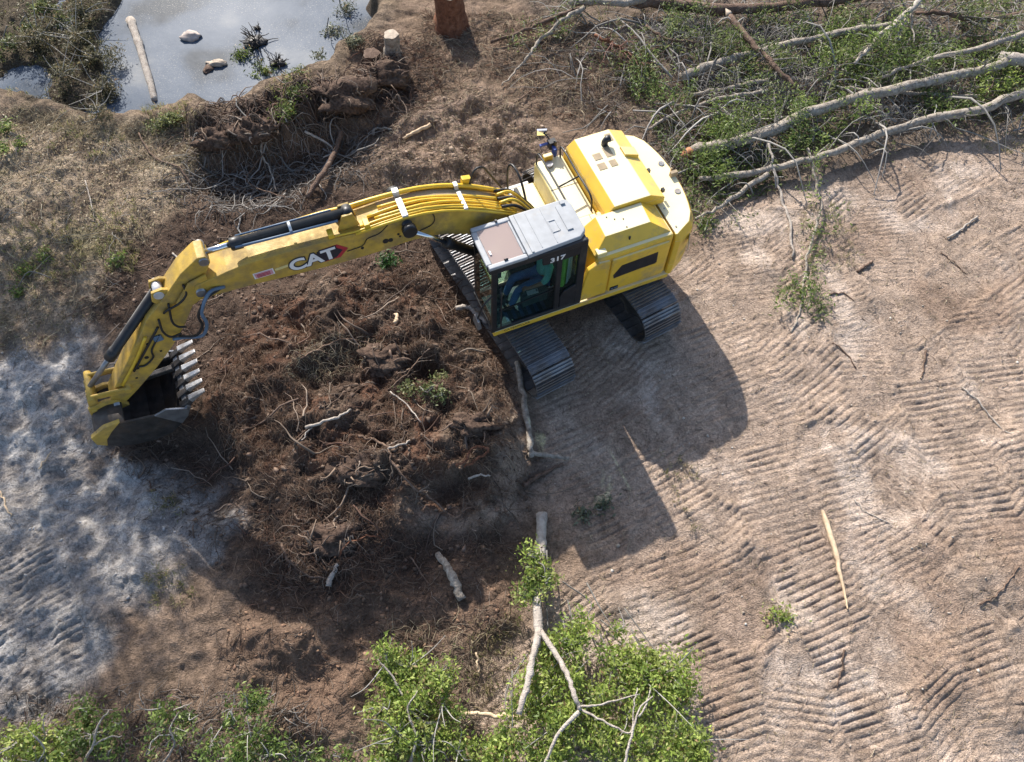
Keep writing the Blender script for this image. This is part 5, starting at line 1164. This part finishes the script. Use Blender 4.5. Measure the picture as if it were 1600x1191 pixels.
def root_ball(label, px, lift, r, sq, seed, mat='root', nroots=26):
    p = on_ground(px, lift); root = thing('root_ball', label, 'root ball', tuple(p), 0, 'torn root balls')
    link('soil_core', lumpy('soil_core', r, sq, seed, 4, .55), 'rootsoil', root)
    tb = TB()
    for _ in range(nroots):
        d = RNG.normal(size=3); d[2] = abs(d[2]) * .6; d /= np.linalg.norm(d); q = [d * np.array(sq) * r * .85]; dd = np.cross(d, RNG.normal(size=3)); dd = dd / np.linalg.norm(dd) + d * .35
        L = RNG.uniform(.2, .75) * (r + .3)
        for s in range(5): dd = dd + RNG.normal(0, .4, 3); dd[2] -= .12; dd /= np.linalg.norm(dd); q.append(q[-1] + dd * L / 5)
        r0 = RNG.uniform(.008, .028); tb.tube(np.array(q), np.linspace(r0, r0 * .3, 6), 6, np.array(random.choice([(.17, .115, .085), (.25, .18, .13), (.10, .07, .05), (.30, .24, .19)])))
    link('roots', tb.mesh('roots', True), 'twig', root, kind='stuff')
MAT['rootsoil'] = simple('rooty_soil', (.085, .057, .043), .95, var=.6, scale=18, bump=1.0, bscale=34, dirt=(.17, .125, .092), dirt_amt=.35, spec=.15)
root_ball('knot of roots overhanging the pond bank below the floating greenery', (400, 200), .18, .42, (1.3, .8, .5), 3, nroots=60)
root_ball('dark torn root ball on the bank right of the pond', (540, 150), .15, .5, (1.3, .9, .55), 5, nroots=60)
root_ball('root ball behind the low dark stump', (600, 120), .12, .42, (1.1, .8, .6), 8, nroots=40)
root_ball('brown stump butt with a smooth face in the right of the mound', (742, 662), .14, .34, (1.2, .62, .55), 12, nroots=14)
root_ball('tangled root knot beside the pit in the mound', (600, 560), .05, .32, (1.3, .9, .5), 14, nroots=46)
root_ball('root knot in the dark lower part of the mound', (560, 730), .05, .34, (1.4, .8, .45), 17, nroots=50)
root_ball('red root knot at the foot of the mound in shade', (520, 840), .05, .36, (1.3, .8, .4), 19, nroots=56)
root_ball('straw-coloured root knot near the boom on the dark soil', (340, 215), .1, .36, (1.3, .8, .5), 23, nroots=44)

# pond debris
def pond_things():
    P = np.array([at(204, 32, WATER_Z + .05), at(216, 66, WATER_Z + .08), at(226, 100, WATER_Z + .08), at(236, 134, WATER_Z + .05), at(242, 158, WATER_Z)]); off = P[0].copy(); off[2] = WATER_Z
    o = link('floating_log', limb_mesh('floating_log', spline(P, 5) - off, .10, .075, 10), 'bark_pale'); o.location = off; tag(o, 'pale log lying in the pond with its lower end in the shallows', 'log')
    p = at(297, 58, WATER_Z + .02); o = link('rock', lumpy('rock', .23, (1.15, .75, .5), 31, 3, .3), simple('pale_rock', (.44, .37, .33), .9, var=.25, scale=10, bump=.4)); o.location = p; tag(o, 'pale pinkish rock standing alone in the pond', 'rock')
    p = at(338, 100, WATER_Z + .02); root = thing('floating_wood', 'tan wood chunk with dark holes floating left of the pond greenery', 'driftwood', tuple(p)); link('chunk', lumpy('chunk', .2, (1.2, .6, .4), 37, 3, .45), 'heart', root); link('dark_side', lumpy('dark_side', .14, (.8, 1.2, .4), 39, 3, .5), 'bark_brown', root).location = (-.18, -.16, -.02)
    for (x, y, sc, lab, sd) in ((402, 66, .36, 'black tangled clump standing in the pond above the greenery', 41), (434, 100, .2, 'small black snag at the right of the pond greenery', 43), (402, 44, .09, 'tiny black snag farthest out in the pond', 44)):
        p = at(x, y, WATER_Z + .02); root = thing('snag', lab, 'snag', tuple(p), 0, 'black snags in the pond')
        link('core', lumpy('core', sc * .7, (1.2, .8, .45), sd, 3, .6), simple('wet_bark', (.02, .017, .016), .5, var=.4), root)
        tb = TB()
        for _ in range(int(10 + sc * 60)):
            d = RNG.normal(size=3); d[2] = abs(d[2]) * .7; d /= np.linalg.norm(d); q = [np.zeros(3)]; dd = d
            for s in range(4): dd = dd + RNG.normal(0, .3, 3); dd /= np.linalg.norm(dd); q.append(q[-1] + dd * sc * .38)
            tb.tube(np.array(q), np.linspace(.018, .006, 5), 5, (.03, .025, .022))
        link('branches', tb.mesh('branches'), 'twig', root, kind='stuff')
pond_things()

# ------------------------------------------------------------------ living and felled foliage
def clumps(tb, specs, leaf, cols, z0=.1, z1=.9, dens=1.0, spread=.17, per=24, width=.42, flat=False):
    """specs: photo centre, radius in photo pixels, density"""
    for s in specs:
        px, py, rp = s[:3]; dn = s[3] if len(s) > 3 else 1.0
        g = on_ground((px, py), (z0 + z1) / 2); depth = math.hypot(g[1], CAM_H - g[2]); r = rp / (FPX / depth)
        n = int(max(6, 46 * dens * dn * (r / .42) ** 2))
        c = RNG.normal(size=(n, 3)); c /= np.linalg.norm(c, axis=1)[:, None]; c *= (RNG.random(n) ** .45)[:, None] * r * 1.1
        nb = max(3, n // 5); hub = c[RNG.integers(0, nb, n)]; c = hub + (c - hub) * .42
        c[:, 2] = c[:, 2] * .8
        c = c + g; gl = look(c[:, 0], c[:, 1]); c[:, 2] = np.maximum(c[:, 2], gl + .05)
        sp = spread * RNG.uniform(.5, 1.2, n)
        L = np.repeat(c, per, 0) + RNG.normal(size=(n * per, 3)) * np.repeat(sp, per)[:, None] * np.array([.55, .55, .38])
        base = leaf_tints(n, cols, .12); t = np.repeat(base, per, 0) * RNG.uniform(.7, 1.3, (n * per, 1)); dry = RNG.random(n * per) < .06; t[dry] = leaf_tints(int(dry.sum()), [(.30, .22, .10), (.36, .30, .14), (.22, .14, .07)])
        tb.leaves(L, leaf, np.clip(t, .005, .7), .45, width)
        yield g, r, c
def leafy(name, label, cat, base_px, specs, cols, leaf=.064, z=(.1, .9), dens=1.0, stem_mat='bark_grey', trunk=None, limbs=(), group=None, dead=0, width=.42, tint=(.33, .31, .28)):
    b = on_ground(base_px); off = np.array([b[0], b[1], 0.0]); root = thing(name, label, cat, tuple(off), 0, group)
    if trunk: link('trunk', limb_mesh('trunk', path(*trunk[:2], .003) - off, trunk[2], trunk[3], 12), trunk[4] if len(trunk) > 4 else stem_mat, root)
    for lp, ll, a, c in limbs: link('limb', limb_mesh('limb', path(lp, ll, .006) - off, a, c, 8), stem_mat, root)
    tb = TB(); tw = TB()
    for g, r, c in clumps(tb, specs, leaf, cols, z[0], z[1], dens, width=width):
        st = np.array([b[0] * .35 + g[0] * .65, b[1] * .35 + g[1] * .65, max(.1, g[2] - r * .6)]) + RNG.normal(0, .05, 3)
        tw.tube(spline([st, (st + g) / 2 + RNG.normal(0, .09, 3), g], 4), np.linspace(.014, .008, 9), 6, np.array(tint) * .5)
        for q in c[::3]:
            m = (g + q) / 2 + RNG.normal(0, .04, 3); tw.tube(np.array([g, m, q]), np.array([.010, .007, .003]), 4, np.array(tint) * RNG.uniform(.6, 1.2), cap=False)
        for _ in range(int(dead)):
            q = g + RNG.normal(0, r * .8, 3); q[2] = g[2] + abs(RNG.normal(0, r * .8)); m = (g + q) / 2 + RNG.normal(0, .06, 3); tw.tube(spline([g, m, q + RNG.normal(0, .03, 3)], 4), np.linspace(.011, .003, 9), 5, np.array((.36, .34, .31)))
    for t_, nm, mt in ((tb, 'crown', 'leaf'), (tw, 'twigs', 'twig')):
        m = t_.mesh(nm); m.transform(Matrix.Translation(-Vector(off))); link(nm, m, mt, root, kind='stuff')
    return root
leafy('felled_tree', 'felled tree with bare grey forked trunk lying toward the camera and a wide leafy crown', 'tree', (845, 805),
      [(835, 872, 22), (842, 898, 26), (818, 934, 24, .9), (852, 915, 16), (822, 905, 18), (862, 1012, 36), (905, 1005, 38, .9), (850, 1062, 40), (832, 1098, 42), (872, 1132, 46), (925, 1092, 42), (962, 1045, 48), (1005, 1062, 54), (1050, 1050, 46), (1066, 1096, 42), (940, 1152, 50), (1014, 1172, 54), (1070, 1162, 52), (1100, 1192, 34), (800, 1165, 46), (850, 1185, 48), (775, 1198, 38), (962, 985, 20, .5), (905, 972, 22, .7), (890, 1060, 30), (980, 1120, 34, .6)],
      GREEN_LIT, trunk=([(846, 803), (846, 840), (843, 880), (838, 925), (840, 960), (842, 990)], [.10, .12, .22, .38, .5, .58], .09, .068, 'bark_pale'),
      stem_mat='bark_pale', limbs=(([(842, 985), (834, 1020), (826, 1060), (818, 1090), (811, 1116)], [.58, .72, .85, .9, .9], .058, .04), ([(844, 985), (868, 1022), (885, 1052), (897, 1085), (906, 1110)], [.58, .75, .9, .98, .95], .046, .032),
             ([(906, 1108), (950, 1130), (985, 1145), (990, 1100), (996, 1075)], [.9, 1.0, 1.05, 1.1, 1.1], .018, .008), ([(975, 1200), (985, 1160), (998, 1110), (1020, 1088)], [1.0, 1.1, 1.1, 1.1], .022, .008), ([(998, 1120), (1010, 1100), (1016, 1078)], [1.1, 1.1, 1.1], .014, .008), ([(905, 1105), (940, 1100), (1000, 1085)], [.9, .95, .9], .02, .008), ([(850, 1200), (870, 1150), (905, 1112)], [.8, .9, .95], .02, .03)), dead=1)
leafy('leafy_tree_top', 'bright leafy branch top left of the felled trunk at the bottom edge', 'tree', (690, 1130), [(606, 1032, 30), (640, 1042, 38), (690, 1052, 36, .9), (625, 1075, 34), (650, 1098, 42, .9), (692, 1100, 34, .8), (620, 1150, 46), (668, 1165, 46), (716, 1175, 32, .8), (592, 1192, 34), (600, 1105, 26)], GREEN_LIT,
      limbs=(([(720, 1120), (690, 1130), (650, 1120), (615, 1060), (590, 1030)], [.3, .45, .6, .7, .7], .03, .010), ([(640, 1200), (650, 1150), (636, 1110), (652, 1080)], [.5, .7, .8, .85], .025, .008)), dead=3)
BL = 'leafy shrubs along the bottom left edge'
leafy('leafy_shrub', 'yellow-green shrub in the bottom left corner', 'shrub', (45, 1170), [(28, 1162, 40), (70, 1148, 38), (58, 1192, 42), (10, 1192, 30), (100, 1180, 30)], GREEN_LIT, dens=.6, limbs=(([(75, 1200), (70, 1170), (52, 1150)], [.4, .6, .8], .022, .01),), group=BL, dead=2)
leafy('leafy_shrub', 'dark green shrub with a forked pale stem near the bottom left corner', 'shrub', (140, 1180), [(124, 1108, 34), (142, 1148, 36), (186, 1132, 28, .8), (112, 1140, 26), (175, 1170, 28, .7)], GREEN_MID, dens=.6, limbs=(([(125, 1200), (145, 1165), (152, 1135), (170, 1110)], [.4, .7, .85, .9], .022, .010), ([(145, 1165), (170, 1152), (190, 1150)], [.7, .8, .8], .014, .008)), group=BL)
leafy('leafy_shrub', 'sparse shrub with a curved bare stem in the middle of the bottom left shrubs', 'shrub', (262, 1180), [(248, 1108, 30, .8), (272, 1148, 28, .7), (296, 1118, 22, .8), (330, 1162, 30, .7), (236, 1160, 24, .6)], GREEN_MID, dens=.6, limbs=(([(250, 1200), (272, 1165), (266, 1140), (280, 1112)], [.3, .6, .75, .8], .02, .008), ([(272, 1110), (300, 1098)], [.6, .7], .012, .006)), group=BL, dead=1)
leafy('leafy_shrub', 'upright green shrub rightmost of the bottom left shrubs', 'shrub', (390, 1170), [(386, 1106, 32), (396, 1145, 34), (366, 1130, 22), (420, 1180, 30, .8), (370, 1185, 30)], GREEN_MID, dens=.65, group=BL, dead=2, limbs=(([(385, 1200), (392, 1160), (385, 1120)], [.3, .55, .7], .018, .008),))
leafy('leafy_shrub', 'low thin shrub on the brown earth left of the bright leafy top', 'shrub', (505, 1185), [(488, 1176, 22, .5), (536, 1182, 20, .5), (462, 1188, 22, .5)], GREEN_MID, z=(.05, .4), group=BL)
# small plants
PG = 'small green plants on the bare ground'
leafy('small_plant', 'small dark green tuft between the boom and the mound', 'plant', (607, 410), [(606, 406, 13, 1.6)], [(.03, .09, .02), (.05, .12, .03)], leaf=.10, z=(.0, .2), group=PG, width=.22)
leafy('small_plant', 'pale green sprig lying beside the pit in the mound', 'plant', (660, 610), [(640, 606, 16, .9), (664, 612, 15, .9), (688, 592, 15, 1.0), (690, 618, 12, .7)], [(.17, .20, .08), (.12, .16, .06), (.25, .26, .13)], leaf=.07, z=(.1, .25), group=PG)
leafy('small_plant', 'green shoots floating at the near edge of the pond', 'plant', (405, 120), [(385, 95, 20, 1.0), (405, 115, 24, 1.1), (425, 110, 16, .8), (462, 122, 15, .9), (460, 150, 20, .8), (440, 172, 22, .7)], [(.12, .17, .04), (.16, .19, .06), (.08, .12, .03)], leaf=.09, z=(.0, .3), group=PG, width=.3)
leafy('small_plant', 'pale bush on the pond lip left of the root bank', 'plant', (265, 190), [(258, 188, 18, .9), (278, 180, 14, .9), (240, 196, 10, .7)], [(.19, .21, .09), (.14, .17, .06)], leaf=.07, z=(.0, .25), group=PG)
leafy('small_plant', 'green weeds in the top left corner above the pond', 'plant', (55, 30), [(70, 18, 22, .7), (40, 45, 18, .6), (12, 72, 20, .6), (95, 30, 14, .6)], [(.14, .17, .06), (.10, .12, .05)], leaf=.08, z=(.1, .4), group=PG)
leafy('small_plant', 'dark weeds on the left edge beside the pond lip', 'plant', (12, 200), [(8, 200, 18, .6), (30, 220, 16, .4), (4, 235, 16, .5)], GREEN_MID, leaf=.07, z=(.0, .25), group=PG)
leafy('small_plant', 'green weed patch on the straw slope at the left', 'plant', (185, 400), [(186, 402, 14, .6), (40, 420, 20, .5), (28, 450, 16, .5), (70, 395, 14, .4)], GREEN_MID, leaf=.07, z=(.0, .15), group=PG)
leafy('small_plant', 'tiny yellow-green weed on the sand below the excavator shadow', 'plant', (1218, 962), [(1212, 958, 9, .8), (1226, 966, 8, .8)], GREEN_LIT, leaf=.06, z=(.0, .1), group=PG)
leafy('small_plant', 'trampled grey-green plant inside the excavator shadow', 'plant', (925, 800), [(915, 802, 12, .6), (940, 794, 12, .6)], [(.20, .22, .15), (.14, .16, .10)], leaf=.07, z=(.0, .1), group=PG)
leafy('small_plant', 'grey-green bush on the bank at the right end of the pond', 'plant', (520, 70), [(540, 20, 26, .6), (520, 62, 22, .6), (552, 60, 20, .6), (495, 92, 14, .5)], [(.13, .15, .10), (.18, .19, .13)], leaf=.07, z=(.0, .3), group=PG)
leafy('small_plant', 'olive weed at the rear of the track by the excavator tail', 'plant', (1104, 352), [(1100, 355, 12, .8), (1110, 345, 10, .6)], GREEN_MID, leaf=.06, z=(.0, .15), group=PG)

leafy('dark_scrub', 'dark twiggy scrub standing in the shallows at the left end of the pond', 'shrub', (120, 120), [(150, 90, 34, .7), (160, 140, 30, .7), (120, 60, 34, .7), (95, 120, 30, .5), (150, 170, 22, .5), (60, 60, 34, .6), (130, 20, 34, .6)], [(.09, .09, .045), (.13, .12, .07), (.06, .065, .03), (.17, .15, .09)], leaf=.08, z=(.0, .5), width=.25, dead=8, tint=(.10, .085, .065))
# a tall tree beyond the pond, out of the picture, whose shade dapples the grey sand
def tall_tree():
    root = thing('tall_tree', 'tall open-crowned tree standing beyond the far left bank outside the picture', 'tree', (-15.2, 18.6, 0))
    tb = TB(); P = spline([(0, 0, -.1), (.2, -.1, 3), (.9, -.5, 6), (1.8, -.9, 8.5), (2.6, -1.3, 11)], 5); link('trunk', limb_mesh('trunk', P, .32, .10, 12), 'bark_grey', root)
    tw = TB(); tl = TB(); C = []
    for k in range(46):
        t = RNG.uniform(.45, 1); s = P[int(t * (len(P) - 1))]; d = RNG.normal(size=3); d[2] = abs(d[2]) * .4; d /= np.linalg.norm(d); L = RNG.uniform(1.2, 3.9)
        e = s + d * L + np.array([0.9, -.5, .4]); m = (s + e) / 2 + RNG.normal(0, .25, 3); Q = spline([s, m, e], 4); tw.tube(Q, np.linspace(.07, .02, len(Q)), 6, (.22, .2, .18))
        for q in Q[4:]:
            for _ in range(3): C.append(q + RNG.normal(0, .45, 3))
    C = np.array(C); L = np.repeat(C, 6, 0) + RNG.normal(0, .26, (len(C) * 6, 3)); tl.leaves(L, .20, leaf_tints(len(L), GREEN_MID), .2, .45)
    link('crown', tl.mesh('crown'), 'leaf', root); link('limbs', tw.mesh('limbs', True), 'twig', root)
tall_tree()

# ------------------------------------------------------------------ ground litter that nobody could count
def sample_poly(P, n, grow=0.0):
    P = np.asarray(P)[:, :2]; lo, hi = P.min(0) - grow, P.max(0) + grow; out = []
    tot = 0
    while tot < n:
        q = RNG.uniform(lo, hi, (n * 2, 2)); q = q[poly_sd(q[:, 0], q[:, 1], P) > -grow]; out.append(q); tot += len(q)
    return np.vstack(out)[:n]
def patchy(P, n, thr, size=.9, seed=201):
    q = sample_poly(P, n * 4); return q[fbm(q[:, 0], q[:, 1], size, 3, seed) > thr][:n]
def strands(tb, xy, length, rad, cols, up=.03, bend=.5, seg=4, sides=3, follow=True):
    n = len(xy); a = RNG.uniform(0, 2 * np.pi, n); L = length * RNG.uniform(.35, 1.5, n)
    X = np.zeros((n, seg + 1, 3)); X[:, 0, :2] = xy
    for s in range(seg):
        a = a + RNG.normal(0, bend, n); X[:, s + 1, 0] = X[:, s, 0] + np.cos(a) * L / seg; X[:, s + 1, 1] = X[:, s, 1] + np.sin(a) * L / seg
    Z = look(X[..., 0].ravel(), X[..., 1].ravel()).reshape(n, seg + 1)
    arch = np.sin(np.linspace(0, np.pi, seg + 1))[None] * np.abs(RNG.normal(0, up, n))[:, None] + RNG.uniform(.0, up * .6, n)[:, None]
    X[..., 2] = Z + arch + .004
    cols = np.asarray(cols)
    r = rad * RNG.uniform(.5, 1.7, n)
    D = np.gradient(X, axis=1); D /= np.linalg.norm(D, axis=2)[..., None] + 1e-9
    U = np.cross(D, np.array([0, 0, 1.0])); U /= np.linalg.norm(U, axis=2)[..., None] + 1e-9; W = np.cross(D, U)
    an = np.linspace(0, 2 * np.pi, sides, endpoint=False) + .5
    tap = np.linspace(1, .35, seg + 1)[None, :, None] * r[:, None, None]
    V = X[:, :, None, :] + (U[:, :, None, :] * np.cos(an)[None, None, :, None] + W[:, :, None, :] * np.sin(an)[None, None, :, None]) * tap[..., None]
    V = V.reshape(-1, 3); m = (seg + 1) * sides
    i, j = np.meshgrid(np.arange(seg), np.arange(sides), indexing='ij'); j2 = (j + 1) % sides
    F0 = np.stack([i * sides + j, i * sides + j2, (i + 1) * sides + j2, (i + 1) * sides + j], -1).reshape(-1, 4)
    F = (F0[None] + (np.arange(n) * m)[:, None, None]).reshape(-1, 4)
    t = leaf_tints(n, cols, .2)
    tb.V.append(V); tb.F.append(F + tb.n); tb.n += len(V); tb.T.append(np.repeat(t, m, 0))
ROOTC = [(.13, .09, .068), (.20, .145, .108), (.08, .055, .04), (.26, .205, .16), (.11, .06, .042), (.10, .075, .06)]
REDC = [(.18, .09, .055), (.14, .075, .05), (.24, .14, .09)]
GREYC = [(.28, .26, .24), (.18, .17, .155), (.36, .34, .31)]
STRAWC = [(.42, .35, .23), (.34, .27, .17), (.50, .43, .30), (.24, .19, .12)]
FIBRE = [(.20, .115, .075), (.15, .09, .06), (.27, .18, .12), (.11, .07, .05), (.33, .25, .18), (.18, .10, .06)]
def stuff(name, tb, mat):
    link(name, tb.mesh(name), mat, kind='stuff')
tb = TB()
strands(tb, patchy(MOUND, 6500, .05, .7, 221), .24, .0032, FIBRE, .05, .55, 4); strands(tb, sample_poly(MOUND, 1200), .2, .003, FIBRE, .03, .5, 4); strands(tb, sample_poly(atl([(450, 600), (470, 545), (540, 520), (600, 525), (580, 560), (500, 590)], .4), 420), .2, .0036, STRAWC, .05, .4, 4)
strands(tb, sample_poly(MOUND, 60), .75, .016, ROOTC, .08, .3, 6, 5)
strands(tb, sample_poly(atl([(560, 430), (690, 430), (760, 520), (740, 600), (600, 560), (540, 500)], .3), 450), .3, .006, ROOTC, .06, .6, 5)
stuff('root_tangle_on_mound', tb, 'twig')
tb = TB()
strands(tb, sample_poly(ROOTBANK, 900, .1), .55, .010, ROOTC, .10, .5, 6, 4); strands(tb, sample_poly(HOLLOW, 800, .2), .55, .008, ROOTC[:3] + GREYC, .07, .5, 6, 3); strands(tb, sample_poly(HOLLOW, 60, .1), .9, .016, GREYC, .08, .4, 6, 4)
strands(tb, sample_poly(atl([(560, 60), (680, 60), (700, 140), (620, 190), (560, 160)], .1), 500), .5, .008, ROOTC + REDC, .08, .6, 6, 3)
stuff('root_tangle_on_bank', tb, 'twig')
tb = TB()
strands(tb, sample_poly(DARKSOIL, 5500), .28, .004, ROOTC + FIBRE, .03, .5, 4); strands(tb, sample_poly(DARKSOIL, 200), .7, .010, ROOTC, .05, .4, 6, 4)
strands(tb, sample_poly(atl([(380, 800), (620, 800), (640, 900), (540, 940), (420, 920)], 0), 600), .4, .006, ROOTC + REDC, .07, .6, 6)
stuff('fine_roots_on_dark_soil', tb, 'twig')
tb = TB()
strands(tb, patchy(TOPWOOD, 3000, -.15, 1.2), .45, .006, GREYC + ROOTC, .10, .35, 4); strands(tb, sample_poly(TOPWOOD, 420), 1.3, .014, GREYC, .22, .2, 5, 4)
BRUSH = atl([(1000, 20), (1600, 0), (1640, 150), (1400, 205), (1200, 250), (1080, 290), (1010, 190), (960, 90)], .2)
strands(tb, patchy(BRUSH, 1500, .0), .7, .007, GREYC, .25, .3, 4); strands(tb, sample_poly(BRUSH, 70), 1.9, .022, GREYC, .3, .12, 6, 5)
strands(tb, sample_poly(atl([(660, 10), (900, 20), (1010, 130), (980, 190), (880, 190), (760, 120), (640, 130)], .1), 2200), .36, .006, ROOTC + REDC + STRAWC, .06, .5, 4)
stuff('brushwood_litter', tb, 'twig')
tb = TB()
strands(tb, sample_poly(LITTER, 9000, .3), .20, .0032, STRAWC + ROOTC, .03, .4, 3); strands(tb, sample_poly(LITTER, 500), .6, .007, STRAWC + GREYC, .05, .3, 4)
strands(tb, sample_poly(atl([(20, 165), (150, 192), (250, 196), (330, 175), (330, 205), (200, 220), (20, 200)], .1), 900), .28, .004, STRAWC, .05, .4, 3)
strands(tb, sample_poly(SPIT, 1200), .3, .006, [(.10, .085, .055), (.16, .13, .08), (.22, .19, .13)], .06, .5, 4)
stuff('straw_litter', tb, 'twig')
tb = TB()
strands(tb, sample_poly(SAND, 4200), .14, .0036, STRAWC + ROOTC, .008, .25, 3); strands(tb, sample_poly(GREY, 700), .14, .004, GREYC + ROOTC, .01, .3, 3); strands(tb, sample_poly(ORANGE, 900), .22, .005, ROOTC, .02, .4, 4); strands(tb, sample_poly(HEAP, 2200), .25, .0045, ROOTC + STRAWC, .03, .5, 4)
strands(tb, sample_poly(atl([(600, 980), (800, 960), (800, 1180), (560, 1180)], 0), 900), .26, .005, STRAWC + ROOTC, .03, .4, 4); strands(tb, sample_poly(atl([(0, 1080), (450, 1080), (560, 1191), (0, 1200)], 0), 900), .3, .006, GREYC + ROOTC, .05, .4, 4)
stuff('wood_chips_on_soil', tb, 'twig')
# fallen leaves and dry grass blades
tb = TB()
def blades(P, n, size, cols, width, up=.01, thr=None):
    q = sample_poly(P, n, .1) if thr is None else patchy(P, n, thr, .8, 211)
    n = len(q); z = look(q[:, 0], q[:, 1]); c = np.stack([q[:, 0], q[:, 1], z + RNG.uniform(.004, .03 + up, n)], 1); tb.leaves(c, size, leaf_tints(n, cols, .25), 1.2, width)
blades(LITTER, 14000, .07, STRAWC + [(.15, .15, .06)], .28); blades(BRUSH, 15000, .085, [(.11, .18, .04), (.16, .24, .06), (.24, .29, .09), (.09, .13, .035)], .3, .45, .18); blades(TOPWOOD, 5000, .08, [(.06, .08, .03), (.10, .10, .05), (.18, .15, .09), (.12, .14, .05)], .3, .15); blades(DARKSOIL, 3500, .05, ROOTC, .4); blades(SPIT, 3000, .08, [(.12, .11, .05), (.18, .16, .09), (.10, .12, .04)], .3, .06)
blades(SAND, 2600, .045, STRAWC, .35); blades(atl([(1010, 180), (1180, 200), (1220, 290), (1090, 330), (1060, 260)], 0), 2200, .08, GREEN_MID + GREEN_DARK, .35, .12)
stuff('fallen_leaves', tb, 'leaf')
tb = TB()
def tufts(P, n, h, cols):
    q = sample_poly(P, n, .05); z = look(q[:, 0], q[:, 1]); per = 9
    b = np.repeat(np.stack([q[:, 0], q[:, 1], z], 1), per, 0) + RNG.normal(0, .03, (n * per, 3)) * [1, 1, 0]
    d = RNG.normal(0, .5, (n * per, 3)); d[:, 2] = 1; L = h * RNG.uniform(.5, 1.3, (n * per, 1)); tip = b + d / np.linalg.norm(d, axis=1)[:, None] * L; s = np.cross(d, RNG.normal(size=d.shape)); s = s / (np.linalg.norm(s, axis=1)[:, None] + 1e-9) * .006
    mid = (b + tip) / 2 + [0, 0, .1 * h]; V = np.stack([b - s, mid + s, tip, mid - s], 1).reshape(-1, 3); F = np.arange(len(V)).reshape(-1, 4)
    tb.V.append(V); tb.F.append(F + tb.n); tb.n += len(V); tb.T.append(np.repeat(leaf_tints(n * per, cols, .2), 4, 0))
GRASS = [(.16, .19, .06), (.24, .23, .09), (.11, .14, .04)]
for P, n in (([(90, 190), (140, 180), (200, 220), (150, 260), (80, 240)], 40), ([(30, 360), (120, 350), (140, 430), (60, 470), (10, 440)], 130), ([(160, 380), (215, 385), (210, 430), (165, 430)], 50), ([(150, 330), (210, 320), (220, 360), (160, 370)], 40), ([(230, 175), (300, 165), (300, 200), (230, 210)], 60), ([(430, 120), (490, 110), (490, 190), (440, 200)], 70), ([(240, 900), (300, 880), (300, 940), (250, 950)], 40), ([(240, 770), (280, 780), (275, 805), (240, 800)], 20), ([(1030, 700), (1100, 740), (1090, 830), (1040, 800)], 24), ([(1250, 330), (1330, 320), (1335, 420), (1260, 430)], 60), ([(1520, 190), (1600, 180), (1600, 240), (1530, 230)], 50), ([(740, 980), (810, 960), (800, 1080), (720, 1080)], 60), ([(0, 80), (60, 60), (90, 100), (20, 160)], 40), ([(920, 20), (1060, 20), (1060, 120), (960, 140)], 60)):
    tufts(atl(P, 0), n, .13, GRASS + STRAWC[:2])
stuff('grass', tb, 'leaf')
# clods of earth
def clods(name, groups):
    bm = bmesh.new(); bmesh.ops.create_icosphere(bm, subdivisions=1, radius=1); bv = np.array([v.co for v in bm.verts]); bf = np.array([[v.index for v in f.verts] for f in bm.faces]); bm.free()
    Vs, Fs, Ts = [], [], []; n0 = 0
    for P, n, r, cols in groups:
        q = sample_poly(P, n); z = look(q[:, 0], q[:, 1]); rr = r * RNG.uniform(.35, 1, n) ** 1.5 * 1.6
        V = bv[None] * RNG.uniform(.4, 1.5, (n, len(bv), 1)) * RNG.uniform(.5, 1.3, (n, 1, 3)) * rr[:, None, None] * np.array([1, 1, .7]) + np.stack([q[:, 0], q[:, 1], z + rr * .2], 1)[:, None]
        Vs.append(V.reshape(-1, 3)); Fs.append((bf[None] + (n0 + np.arange(n) * len(bv))[:, None, None]).reshape(-1, 3)); n0 += n * len(bv); Ts.append(np.repeat(leaf_tints(n, cols, .15), len(bv), 0))
    link(name, np_mesh(name, np.vstack(Vs), np.vstack(Fs), False, np.vstack(Ts)), 'twig', kind='stuff')
clods('earth_clods', [(HEAP, 260, .035, [(.33, .25, .19), (.24, .17, .12)]), (MOUND, 500, .034, [(.12, .08, .06), (.18, .125, .09), (.09, .06, .045)]), (SAND, 500, .018, [(.42, .36, .30), (.33, .27, .21), (.5, .46, .41)]), (GREY, 120, .028, [(.36, .345, .33), (.46, .44, .42)]), (ORANGE, 220, .026, [(.26, .16, .10), (.2, .12, .08)]), (DARKSOIL, 900, .035, [(.13, .09, .065), (.19, .13, .095)])])
